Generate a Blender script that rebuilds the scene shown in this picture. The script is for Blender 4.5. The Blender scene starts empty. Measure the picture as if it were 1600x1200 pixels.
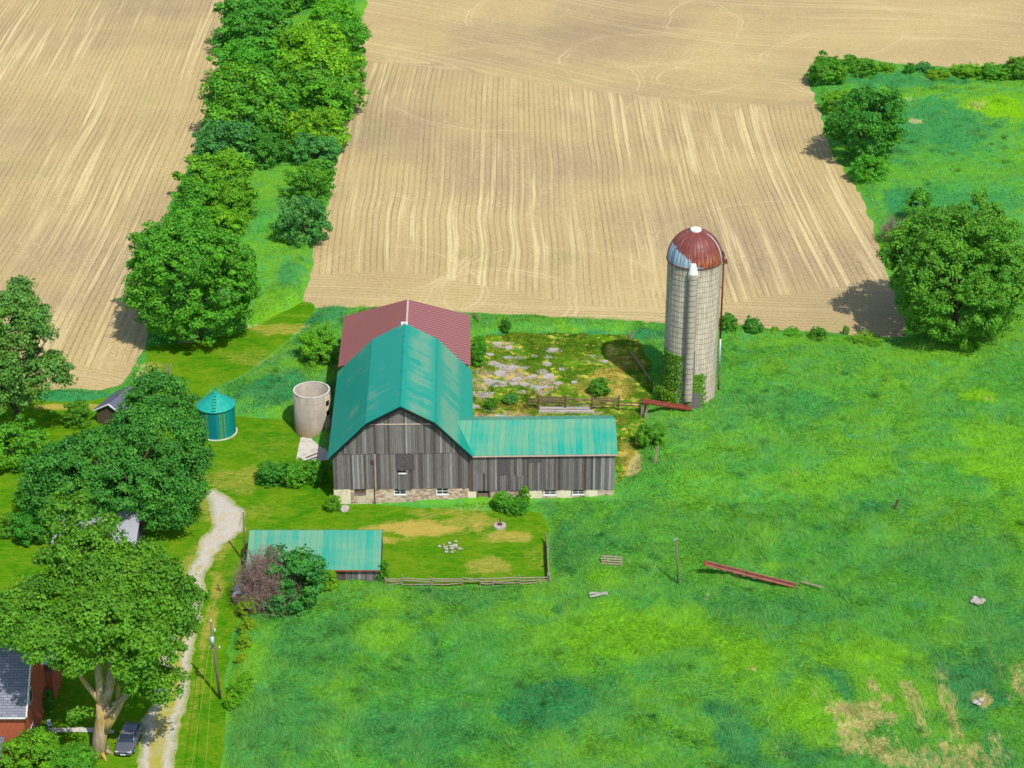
import bpy, math, random
import numpy as np
R = math.radians
# ------------------------------------------------------------------ camera, sky, sun, exposure
S = bpy.context.scene
COL = S.collection
F, PITCH, HC = 3235.0, R(27.2), 137.0
cam_d = bpy.data.cameras.new("camera"); cam = bpy.data.objects.new("camera", cam_d); COL.objects.link(cam)
cam.location = (0, 0, HC); cam.rotation_euler = (R(90) - PITCH, 0, 0)
cam_d.sensor_width = 36; cam_d.lens = F / 1600 * 36; cam_d.clip_start = 1; cam_d.clip_end = 12000
S.camera = cam
SUN = np.array([0.36, -0.66, 1.0]); SUN /= np.linalg.norm(SUN)
elev = math.asin(SUN[2]); azim = math.atan2(SUN[0], SUN[1])
W = bpy.data.worlds.new("World"); S.world = W; W.use_nodes = True
wn = W.node_tree.nodes; sky = wn.new("ShaderNodeTexSky"); sky.sky_type = 'NISHITA'
sky.sun_disc = False; sky.sun_elevation = elev; sky.sun_rotation = azim % (2 * math.pi)
bg = wn["Background"]; bg.inputs[1].default_value = 0.15
W.node_tree.links.new(sky.outputs[0], bg.inputs[0])
sd_ = bpy.data.lights.new("sun", 'SUN'); sd_.energy = 4.4; sd_.angle = R(0.5); sd_.color = (1.0, 0.95, 0.87)
sun = bpy.data.objects.new("sun", sd_); COL.objects.link(sun)
sun.rotation_euler = (math.pi / 2 - elev, 0, math.atan2(SUN[0], -SUN[1])); sun.location = (60, 100, 150)
S.view_settings.view_transform = 'Standard'; S.view_settings.look = 'None'
S.view_settings.gamma = 1; S.view_settings.exposure = 0.12
S.cycles.max_bounces = 6; S.cycles.transmission_bounces = 3; S.cycles.transparent_max_bounces = 4
S.cycles.diffuse_bounces = 3; S.cycles.glossy_bounces = 2

# ------------------------------------------------------------------ noise and placement helpers
def hsh(i, j, s):
    n = (i * 374761393 + j * 668265263 + s * 2147483647) & 0xFFFFFFFF
    n = ((n ^ (n >> 13)) * 1274126177) & 0xFFFFFFFF
    return ((n ^ (n >> 16)) & 0xFFFFFF) / float(0xFFFFFF)
def vn(x, y, s=0):
    x = np.asarray(x, float); y = np.asarray(y, float)
    i = np.floor(x).astype(np.int64); j = np.floor(y).astype(np.int64)
    fx = x - i; fy = y - j; fx = fx * fx * (3 - 2 * fx); fy = fy * fy * (3 - 2 * fy)
    a = hsh(i, j, s); b = hsh(i + 1, j, s); c = hsh(i, j + 1, s); d = hsh(i + 1, j + 1, s)
    return (a * (1 - fx) + b * fx) * (1 - fy) + (c * (1 - fx) + d * fx) * fy
def fbm(x, y, s=0, o=4):
    t = 0; a = .5; n = 0
    for k in range(o):
        t = t + a * vn(x, y, s + k * 17); n += a; x = x * 2.03 + 5.1; y = y * 2.03 - 3.7; a *= .5
    return t / n
def sst(a, b, x):
    t = np.clip((x - a) / (b - a), 0, 1); return t * t * (3 - 2 * t)
def hgt(x, y):                                   # gentle rolling of the land, level round the farmyard
    x = np.asarray(x, float); y = np.asarray(y, float)
    d = np.maximum(np.maximum(-60 - x, x - 45) / 40, np.maximum(y - 268, 176 - y) / 40)
    m = sst(0, 1, d)
    return 1.6 * (fbm(x / 55, y / 55, 3, 3) - .5) * m
cP, sP = math.cos(PITCH), math.sin(PITCH)
def ray(px, py):
    u = (px - 800) / F; v = (py - 600) / F
    return u, cP - v * sP, -sP - v * cP
def G(px, py, z=0.0):                             # place on the land seen at a spot of the survey picture
    r = ray(px, py); h = 0.0
    for k in range(6):
        t = (z + h - HC) / r[2]; h = float(hgt(r[0] * t, r[1] * t))
    return r[0] * t, r[1] * t
def ZY(px, py, Y):
    r = ray(px, py); t = Y / r[1]; return r[0] * t, HC + r[2] * t
def GP(pts): return np.array([G(*p) for p in pts])
def px_m(py): return 0.889 * (py + 1063) / HC      # metres to survey picture scale
# ------------------------------------------------------------------ objects
def tag(o, label=None, cat=None, group=None, kind=None):
    if label: o["label"] = label
    if cat: o["category"] = cat
    if group: o["group"] = group
    if kind: o["kind"] = kind
    return o
def empty(name, loc, rz=0, label=None, cat=None, group=None):
    o = bpy.data.objects.new(name, None); COL.objects.link(o); o.location = loc
    o.rotation_euler = (0, 0, rz); o.empty_display_size = .3
    return tag(o, label, cat, group)
def mesh_np(name, V, Fc, mat=None, parent=None, smooth=False, attrs=None):
    """V (n,3); Fc (m,k) array of equal polygons"""
    V = np.asarray(V, np.float32); Fc = np.asarray(Fc, np.int32)
    me = bpy.data.meshes.new(name); k = Fc.shape[1]; m = len(Fc)
    me.vertices.add(len(V)); me.vertices.foreach_set("co", V.ravel())
    me.loops.add(m * k); me.loops.foreach_set("vertex_index", Fc.ravel())
    me.polygons.add(m); me.polygons.foreach_set("loop_start", np.arange(0, m * k, k, dtype=np.int32))
    me.polygons.foreach_set("loop_total", np.full(m, k, np.int32))
    me.polygons.foreach_set("use_smooth", np.full(m, smooth, bool))
    for nm, a in (attrs or {}).items():
        a = np.asarray(a, np.float32)
        if a.ndim == 1:
            at = me.attributes.new(nm, 'FLOAT', 'POINT'); at.data.foreach_set("value", a)
        else:
            at = me.attributes.new(nm, 'FLOAT_VECTOR', 'POINT'); at.data.foreach_set("vector", a.ravel())
    me.update(calc_edges=True)
    if mat: me.materials.append(mat)
    o = bpy.data.objects.new(name, me); COL.objects.link(o)
    if parent: o.parent = parent
    return o
class MB:
    """collects simple solids and links them as ONE mesh"""
    def __init__(s): s.v = []; s.f = []; s.c = []; s.seg = []
    def add(s, vs, fs, co=None):
        b = len(s.v); s.seg.append((vs, fs)); s.v += [tuple(map(float, v)) for v in vs]; s.f += [tuple(b + i for i in f) for f in fs]
        if co is None: co = [(random.random(), 0, 0)] * len(vs)
        s.c += co
    def box(s, a, b, co=None):
        x0, y0, z0 = a; x1, y1, z1 = b
        s.add([(x0,y0,z0),(x1,y0,z0),(x1,y1,z0),(x0,y1,z0),(x0,y0,z1),(x1,y0,z1),(x1,y1,z1),(x0,y1,z1)],
              [(0,3,2,1),(4,5,6,7),(0,1,5,4),(1,2,6,5),(2,3,7,6),(3,0,4,7)], co)
    def beam(s, p, q, w, h=None, up=(0, 0, 1)):
        h = h or w; p = np.array(p, float); q = np.array(q, float); d = q - p; d /= np.linalg.norm(d)
        u = np.array(up, float)
        if abs(d @ u) > .97: u = np.array([1., 0, 0])
        r = np.cross(d, u); r /= np.linalg.norm(r); u = np.cross(r, d)
        vs = [e + r * a * w / 2 + u * b * h / 2 for e in (p, q) for a, b in ((-1,-1),(1,-1),(1,1),(-1,1))]
        s.add(vs, [(0,1,2,3),(7,6,5,4),(0,4,5,1),(1,5,6,2),(2,6,7,3),(3,7,4,0)])
    def tube(s, pts, rad, n=8, cap=True):
        pts = [np.array(p, float) for p in pts]; rad = rad if hasattr(rad, '__len__') else [rad] * len(pts)
        vs = []; fs = []
        r0 = None
        for i, p in enumerate(pts):
            d = pts[min(i + 1, len(pts) - 1)] - pts[max(i - 1, 0)]; d /= np.linalg.norm(d) + 1e-9
            if r0 is None: r0 = np.cross(d, (0, 0, 1.)) if abs(d[2]) < .9 else np.cross(d, (0, 1., 0))
            r0 = r0 - d * (r0 @ d); r0 /= np.linalg.norm(r0); t0 = np.cross(d, r0)
            for k in range(n):
                a = 2 * math.pi * k / n; vs.append(p + rad[i] * (math.cos(a) * r0 + math.sin(a) * t0))
        for i in range(len(pts) - 1):
            for k in range(n):
                a = i * n + k; b = i * n + (k + 1) % n; fs.append((a, b, b + n, a + n))
        if cap: fs += [tuple(range(n))[::-1], tuple(range((len(pts) - 1) * n, len(pts) * n))]
        s.add(vs, fs)
    def lathe(s, prof, n=32, cx=0, cy=0, a0=0, a1=2 * math.pi):
        full = abs(a1 - a0 - 2 * math.pi) < 1e-6; m = n if full else n + 1; vs = []; fs = []
        for r, z in prof:
            for k in range(m):
                a = a0 + (a1 - a0) * k / n; vs.append((cx + r * math.cos(a), cy + r * math.sin(a), z))
        for i in range(len(prof) - 1):
            for k in range(n):
                p = i * m + k; q = i * m + (k + 1) % m; fs.append((p, q, q + m, p + m))
        s.add(vs, fs)
    def loft(s, secs, cap=True):
        n = len(secs[0]); vs = [p for c in secs for p in c]; fs = []
        for i in range(len(secs) - 1):
            for k in range(n):
                a = i * n + k; b = i * n + (k + 1) % n; fs.append((a, b, b + n, a + n))
        if cap: fs += [tuple(range(n))[::-1], tuple(range((len(secs) - 1) * n, len(secs) * n))]
        s.add(vs, fs)
    def build_each(s, name, mat, parent=None, smooth=False):
        out = []
        for vs, fs in s.seg:
            q = MB(); q.add(vs, fs); out.append(q.build(name, mat, parent, smooth))
        return out
    def build(s, name, mat, parent=None, smooth=False, bevel=0):
        me = bpy.data.meshes.new(name); me.from_pydata(s.v, [], s.f)
        at = me.attributes.new("rc", 'FLOAT_VECTOR', 'POINT'); at.data.foreach_set("vector", np.array(s.c, np.float32).ravel())
        me.update()
        if mat: me.materials.append(mat)
        import bmesh
        bm = bmesh.new(); bm.from_mesh(me); bmesh.ops.recalc_face_normals(bm, faces=bm.faces); bm.to_mesh(me); bm.free()
        if smooth: me.polygons.foreach_set("use_smooth", [True] * len(me.polygons))
        o = bpy.data.objects.new(name, me); COL.objects.link(o)
        if parent: o.parent = parent
        if bevel:
            m = o.modifiers.new("bevel", 'BEVEL'); m.width = bevel; m.segments = 2; m.limit_method = 'ANGLE'
        return o
# ------------------------------------------------------------------ material helper
class M:
    def __init__(s, name, rough=.85, spec=.2, metal=0.0):
        s.m = bpy.data.materials.new(name); s.m.use_nodes = True; s.t = s.m.node_tree
        s.p = s.t.nodes["Principled BSDF"]; s.p.inputs["Roughness"].default_value = rough
        s.p.inputs["Specular IOR Level"].default_value = spec; s.p.inputs["Metallic"].default_value = metal
        s.out = s.t.nodes["Material Output"]; s._pos = None
    def n(s, typ, **kw):
        x = s.t.nodes.new(typ)
        for k, v in kw.items(): setattr(x, k, v)
        return x
    def lk(s, v, sock):
        if v is None: return
        if isinstance(v, (int, float)):
            sock.default_value = v if not hasattr(sock.default_value, '__len__') else (v,) * len(sock.default_value)
        elif isinstance(v, (tuple, list)):
            v = tuple(v); L = len(sock.default_value)
            sock.default_value = v[:L] if len(v) >= L else v + (1,) * (L - len(v))
        else: s.t.links.new(v, sock)
    def pos(s):
        return s.n("ShaderNodeNewGeometry").outputs["Position"]
    def obj(s): return s.n("ShaderNodeTexCoord").outputs["Object"]
    def attr(s, nm, out="Fac"):
        a = s.n("ShaderNodeAttribute", attribute_name=nm); return a.outputs[out]
    def sep(s, v):
        x = s.n("ShaderNodeSeparateXYZ"); s.lk(v, x.inputs[0]); return x.outputs
    def comb(s, x, y, z):
        c = s.n("ShaderNodeCombineXYZ")
        for i, v in enumerate((x, y, z)): s.lk(v, c.inputs[i])
        return c.outputs[0]
    def mp(s, v, sc=(1, 1, 1), loc=(0, 0, 0), rot=(0, 0, 0)):
        x = s.n("ShaderNodeMapping"); s.lk(v, x.inputs[0]); x.inputs["Scale"].default_value = sc
        x.inputs["Location"].default_value = loc; x.inputs["Rotation"].default_value = rot; return x.outputs[0]
    def noise(s, v, sc, det=3, rough=.55, dist=0):
        x = s.n("ShaderNodeTexNoise"); s.lk(v, x.inputs["Vector"]); x.inputs["Scale"].default_value = sc
        x.inputs["Detail"].default_value = det; x.inputs["Roughness"].default_value = rough
        x.inputs["Distortion"].default_value = dist; return x.outputs[0]
    def vor(s, v, sc, feature='F1', out="Distance"):
        x = s.n("ShaderNodeTexVoronoi", feature=feature); s.lk(v, x.inputs["Vector"]); x.inputs["Scale"].default_value = sc
        return x.outputs[out]
    def white(s, v, dim='1D'):
        x = s.n("ShaderNodeTexWhiteNoise", noise_dimensions=dim)
        s.lk(v, x.inputs["W"] if dim == '1D' else x.inputs["Vector"]); return x.outputs["Value"]
    def m_(s, op, a, b=0.0, c=0.0, clamp=False):
        x = s.n("ShaderNodeMath", operation=op, use_clamp=clamp); s.lk(a, x.inputs[0]); s.lk(b, x.inputs[1]); s.lk(c, x.inputs[2]); return x.outputs[0]
    def rng(s, v, a, b, c=0.0, d=1.0):
        x = s.n("ShaderNodeMapRange", clamp=True); s.lk(v, x.inputs[0])
        for i, q in enumerate((a, b, c, d)): s.lk(q, x.inputs[i + 1])
        return x.outputs[0]
    def mix(s, f, a, b, mode='MIX'):
        x = s.n("ShaderNodeMix", data_type='RGBA', blend_type=mode); s.lk(f, x.inputs[0]); s.lk(a, x.inputs[6]); s.lk(b, x.inputs[7]); return x.outputs[2]
    def col(s, v): s.lk(v, s.p.inputs["Base Color"]); return s
    def bump(s, h, st=.5, d=.05):
        x = s.n("ShaderNodeBump"); x.inputs["Strength"].default_value = st; x.inputs["Distance"].default_value = d
        s.lk(h, x.inputs["Height"]); s.lk(x.outputs[0], s.p.inputs["Normal"]); return s
def C(r, g, b):                                   # sRGB 0-255 to linear
    f = lambda v: (v / 255 / 12.92) if v <= 10 else ((v / 255 + .055) / 1.055) ** 2.4
    return (f(r), f(g), f(b), 1)
def plain(name, c, rough=.7, var=.25, sc=3, metal=0, spec=.3):
    m = M(name, rough, spec, metal); n = m.noise(m.obj(), sc, 4)
    dk = tuple(v * (1 - var) for v in c[:3]); lt = tuple(min(1, v * (1 + var)) for v in c[:3])
    m.col(m.mix(m.rng(n, .3, .7), dk, lt)); return m.m

# ------------------------------------------------------------------ regions of land (outlines in the survey picture)
def smooth_poly(P, step=1.2, jit=.5, seed=1):
    P = np.array(P); out = []
    for i in range(len(P)):
        a = P[i]; b = P[(i + 1) % len(P)]; L = np.linalg.norm(b - a); n = max(1, int(L / step))
        for k in range(n): out.append(a + (b - a) * k / n)
    out = np.array(out)
    for _ in range(3 if jit > .2 else 0): out = (np.roll(out, 1, 0) + 2 * out + np.roll(out, -1, 0)) / 4
    out[:, 0] += (fbm(out[:, 0] / 1.7, out[:, 1] / 1.7, seed) - .5) * 2 * jit
    out[:, 1] += (fbm(out[:, 0] / 1.7, out[:, 1] / 1.7, seed + 50) - .5) * 2 * jit
    return out
def sdist(x, y, P):
    """signed distance to outline (negative inside) and nearest outline point"""
    x = np.asarray(x, float).ravel(); y = np.asarray(y, float).ravel()
    d = np.full(x.shape, 1e9); nx = x.copy(); ny = y.copy(); ins = np.zeros(x.shape, bool)
    Q = np.roll(P, -1, 0)
    for (ax, ay), (bx, by) in zip(P, Q):
        ex, ey = bx - ax, by - ay; L = ex * ex + ey * ey + 1e-12
        t = np.clip(((x - ax) * ex + (y - ay) * ey) / L, 0, 1); qx = ax + t * ex; qy = ay + t * ey
        e = (x - qx) ** 2 + (y - qy) ** 2; u = e < d
        d[u] = e[u]; nx[u] = qx[u]; ny[u] = qy[u]
        c = (ay > y) != (by > y)
        if ay != by: ins ^= c & (x < (bx - ax) * (y - ay) / (by - ay) + ax)
    d = np.sqrt(d); d[ins] *= -1
    return d, nx, ny
OUT = {}
OUT['field_left'] = GP([(-400,-160),(372,-160),(362,-20),(345,70),(338,120),(318,190),(285,280),(262,330),(235,400),(222,470),(232,530),(208,575),(190,608),(80,608),(-60,606),(-400,606)])
OUT['field_right'] = GP([(575,-160),(576,0),(562,40),(560,110),(548,165),(538,210),(520,268),(512,320),(492,385),(486,430),(470,472),(485,482),(560,480),(640,482),(740,489),(850,494),(980,503),(1040,506),(1180,512),(1300,521),(1412,530),(1415,500),(1388,440),(1372,380),(1352,325),(1335,290),(1300,240),(1285,190),(1272,150),(1258,118),(1275,96),(1345,90),(1400,100),(1500,107),(1600,100),(1950,92),(1950,-160)])
OUT['lawn'] = GP([(-300,616),(80,628),(140,628),(205,612),(232,572),(225,542),(300,536),(375,520),(420,500),(455,482),(478,468),(498,480),(470,512),(440,540),(405,566),(375,590),(340,602),(318,612),(310,640),(370,652),(455,655),(472,680),(520,720),(521,786),(640,793),(735,797),(800,798),(853,800),(857,850),(856,912),(700,914),(600,914),(560,860),(480,835),(430,832),(385,838),(380,905),(375,960),(358,1010),(350,1060),(352,1130),(345,1210),(330,1300),(-300,1300)])
OUT['yard'] = GP([(733,528),(800,520),(900,522),(990,524),(1015,560),(1018,610),(1012,650),(1000,700),(975,745),(962,760),(962,662),(738,662),(734,600)])
OUT['driveway'] = GP([(322,762),(345,768),(378,790),(386,815),(380,838),(352,850),(330,880),(319,915),(316,960),(305,1010),(297,1065),(284,1130),(272,1215),(262,1300),(205,1300),(214,1200),(222,1140),(236,1080),(255,1020),(275,960),(292,905),(300,870),(322,835),(334,810),(325,785)])
OUT['concrete_pad'] = GP([(470,684),(517,680),(514,720),(462,721)])
OUT['garden_path'] = GP([(70,1138),(150,1138),(178,1142),(178,1147),(150,1145),(70,1145)])
for k, (st, jt) in dict(field_left=(1.3,.7), field_right=(1.3,.7), lawn=(1.0,.6), yard=(.9,.7), driveway=(.8,.8), concrete_pad=(.8,.06), garden_path=(.5,.1)).items():
    OUT[k] = smooth_poly(OUT[k], st, jt, len(k))

# soft patches of vegetation: (px, py, rx, ry, strength); kinds: teal = blue-green tall grass, lime = yellow-green, dry = straw
PATCH = dict(
 teal=[(1160,1165,48,48,1.2),(1303,1085,36,24,1.2),(1255,1175,48,22,1),(1505,1070,50,45,1.1),(1560,980,60,40,.6),(1215,1060,16,8,1),(860,1110,70,28,1.1),(660,1150,90,40,.7),
       (430,1150,70,60,.6),(1200,960,110,22,.6),(900,860,80,30,.6),(950,1120,30,30,.6),(1310,770,16,8,1),(1540,762,26,8,1),(1370,800,30,10,.8),(1480,880,90,40,.5),(1240,640,70,20,.5),(1140,650,60,30,.4),(440,620,75,26,1.2),(500,500,50,16,1),
       (880,528,160,8,1.2),(130,622,80,10,1.2),(1450,200,130,60,.9),(1400,130,100,20,.9),(1500,330,120,40,.7),(450,440,25,25,.8),(720,940,70,16,.5),(500,1010,60,40,.5),(1560,1180,30,40,.7),(1480,1200,60,14,.5),(1400,320,20,25,1)],
 lime=[(1000,990,110,35,1),(880,1010,60,30,.7),(1180,1040,60,30,1),(1260,1120,80,40,1),(1340,1030,90,18,1),(1400,1090,70,40,.9),(1250,760,90,30,.8),(1330,740,60,25,.7),(1560,730,60,60,.9),(1570,170,60,30,1.3),(1450,560,90,20,.5),(1530,625,30,12,1.2),
       (1590,820,30,60,.8),(600,1000,50,18,.7),(600,950,30,8,.9),(400,530,30,30,.3),(1300,540,80,10,.6),(1100,760,70,30,.4),(950,910,30,20,.9),(450,350,30,60,.6),(430,480,40,30,.7),(385,1060,25,40,.8),(1210,890,30,10,.7),(1480,720,60,14,.6),
       (640,865,40,25,.4),(100,900,100,60,.6)],
 bare=[(800,588,46,24,1),(845,600,38,16,.9),(790,655,64,10,.9),(756,600,20,32,.9),(866,548,16,7,.8),(782,541,16,7,.8),(930,560,26,8,.5),(900,640,60,8,.5)],
 dry=[(1360,1130,55,25,.9),(1330,1150,30,40,.9),(1380,1170,60,30,.8),(1430,1120,18,50,.8),(1480,1110,16,45,.8),(1510,1190,60,25,.7),(1450,1190,60,20,.7),(1560,1170,20,30,.6),(1280,1100,25,15,.5),(1220,1180,20,20,.4),(1360,1080,12,12,.8),(1545,1020,5,50,.5),(1175,1057,10,6,.9),(1530,1100,14,10,.9),
      (1430,195,12,8,.8),(1420,160,10,4,.7),(1530,170,18,12,.6),(1240,745,14,8,.6),(1545,628,10,5,.6),(1110,940,10,5,.6),(1600,1080,20,30,.7),(1470,1060,20,12,.6),
      # mown ground
      (650,828,90,13,1),(600,842,45,9,.9),(740,815,60,10,.7),(790,838,50,10,.8),(760,885,50,14,.7),(840,870,25,25,.45),(700,800,70,7,.6),(440,838,60,6,.8),(400,800,50,16,.5),(300,890,25,40,.7),(350,750,60,22,.6),(330,790,30,26,.7),(440,515,55,14,.7),(380,560,60,14,.5),(230,590,25,22,.7),(345,860,22,40,.7),(330,960,10,90,.7),(300,1110,14,80,.5),(100,636,70,6,.9),(490,700,50,20,.3),(420,700,50,22,.4),
      (950,600,45,30,1),(970,560,30,30,.8),(985,720,16,30,1),(880,660,100,10,1),(800,640,40,14,.8),(830,590,50,26,.6),(760,570,40,30,.5)])
def patch(kind, x, y):
    x = np.asarray(x, float); y = np.asarray(y, float); r = np.zeros(x.shape)
    w1 = (fbm(x / 2.2, y / 2.2, 91, 3) - .5) * 1.1; w2 = (fbm(x / 7, y / 7, 55, 2) - .5) * .9
    for (px, py, rx, ry, st) in PATCH[kind]:
        cx, cy = G(px, py); s = px_m(py); a = rx / s; b = ry / (s * .47)
        q = np.sqrt(((x - cx) / a) ** 2 + ((y - cy) / b) ** 2) + w1 + w2
        r = np.maximum(r, st * (1 - sst(.55, 1.25, q)))
    return r
def patches(x, y): return np.stack([patch('teal', x, y), patch('lime', x, y), patch('dry', x, y)], 1)

# ------------------------------------------------------------------ land materials
def grass_col(m, lush=True, tip=None):
    p = m.pos(); A = m.sep(m.attr("mask", "Vector")); n1 = m.noise(p, .045, 4, .6); n2 = m.noise(p, .33, 4, .6, .6); n3 = m.noise(m.mp(p, (1, .6, 1)), 2.2, 3, .6)
    base = m.mix(m.rng(n1, .4, .6), C(80, 172, 62), C(116, 184, 44))
    base = m.mix(m.rng(n2, .46, .72), base, C(80, 170, 92))
    base = m.mix(m.rng(m.noise(p, .6, 4, .7), .5, .85, 0, .6), base, C(136, 186, 62)); base = m.mix(m.rng(m.noise(m.mp(p, loc=(9, 4, 0)), .9, 5, .75, .6), .6, .78, 0, .55), base, C(150, 164, 70))
    base = m.mix(m.m_('MULTIPLY', A[0], .95, clamp=True), base, C(50, 152, 88))
    base = m.mix(m.m_('MULTIPLY', A[1], .85, clamp=True), base, C(134, 200, 20))
    st = m.noise(m.mp(p, (1.6, .5, 1), rot=(0, 0, .2)), 1.1, 4, .65, .5)
    dm = m.rng(m.m_('ADD', m.m_('MULTIPLY', A[2], .44), st), .70, .92)
    base = m.mix(dm, base, C(216, 198, 136))
    return m.mix(m.rng(n3, .25, .75), m.mix(.16, base, (0, .02, 0, 1)), m.mix(.10, base, C(170, 200, 90)))
def mat_meadow():
    m = M("meadow", 1, 0); c = grass_col(m); m.col(m.mix(.20, c, (0, 0, 0, 1)))
    p = m.pos(); m.bump(m.m_('ADD', m.noise(p, 1.2, 5, .7, 1), m.m_('MULTIPLY', m.noise(p, 5, 3), .4)), .9, .35); return m.m
def mat_blades():
    m = M("grass_blades", .7, .1); c = grass_col(m); t = m.attr("tone")
    c = m.mix(m.rng(t, .0, 1, .0, .36), c, C(186, 228, 130)); c = m.mix(m.rng(t, 0, .3, .3, 0), c, C(28, 116, 48))
    m.col(c); tr = m.n("ShaderNodeBsdfTranslucent"); m.lk(c, tr.inputs[0])
    mx = m.n("ShaderNodeMixShader"); mx.inputs[0].default_value = .5
    m.lk(m.p.outputs[0], mx.inputs[1]); m.lk(tr.outputs[0], mx.inputs[2]); m.lk(mx.outputs[0], m.out.inputs[0]); return m.m
def lawn_col(m, yard=False):
    p = m.pos(); A = m.sep(m.attr("mask", "Vector"))
    n1 = m.noise(m.mp(p, (.7, 1.3, 1), rot=(0, 0, .15)), .2, 5, .68, .6); n2 = m.noise(m.mp(p, (.6, 1.3, 1)), 1.3, 5, .75, .8); n3 = m.noise(p, 7, 3)
    c = m.mix(m.rng(n1, .42, .58), C(64, 127, 12), C(96, 138, 20))
    c = m.mix(m.rng(n2, .48, .68, 0, .7), c, C(128, 146, 40)); c = m.mix(m.rng(n2, .46, .3, 0, .6), c, C(46, 108, 14))
    st = m.noise(m.mp(p, (.6, 1.5, 1)), 1.2, 6, .82, 1.0)
    dm = m.rng(m.m_('ADD', m.m_('MULTIPLY', A[2], .48), m.m_('MULTIPLY', st, 1.0)), .70, .98)
    c = m.mix(dm, c, C(180, 160, 78))
    if yard:
        c = m.mix(m.rng(m.noise(p, .35, 4, .6, .5), .47, .6), c, C(84, 132, 34))
        c = m.mix(m.rng(m.m_('ADD', m.noise(p, .9, 5, .7, .7), m.m_('MULTIPLY', A[0], .22)), .6, .7), c, m.mix(m.rng(m.noise(p, 2.5, 4, .7), .4, .6), C(140, 118, 94), C(176, 160, 140)))
        c = m.mix(m.rng(m.noise(m.mp(p, loc=(7, 3, 0)), .8, 5, .7), .5, .62, 0, .9), c, C(206, 182, 84))
    return m.mix(m.rng(n3, .3, .7), m.mix(.22, c, (0, 0, 0, 1)), c)
def mat_lawn(yard=False):
    m = M("yard_ground" if yard else "mown_grass", 1, 0); p = m.pos()
    m.col(lawn_col(m, yard)).bump(m.noise(p, 3, 5, .7), .5, .12); return m.m
def mat_lblades():
    m = M("mown_blades", .7, .1); c = lawn_col(m); t = m.attr("tone")
    c = m.mix(m.rng(t, 0, 1, 0, .35), c, C(170, 200, 70)); m.col(c); tr = m.n("ShaderNodeBsdfTranslucent"); m.lk(c, tr.inputs[0])
    mx = m.n("ShaderNodeMixShader"); mx.inputs[0].default_value = .45
    m.lk(m.p.outputs[0], mx.inputs[1]); m.lk(tr.outputs[0], mx.inputs[2]); m.lk(mx.outputs[0], m.out.inputs[0]); return m.m
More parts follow.
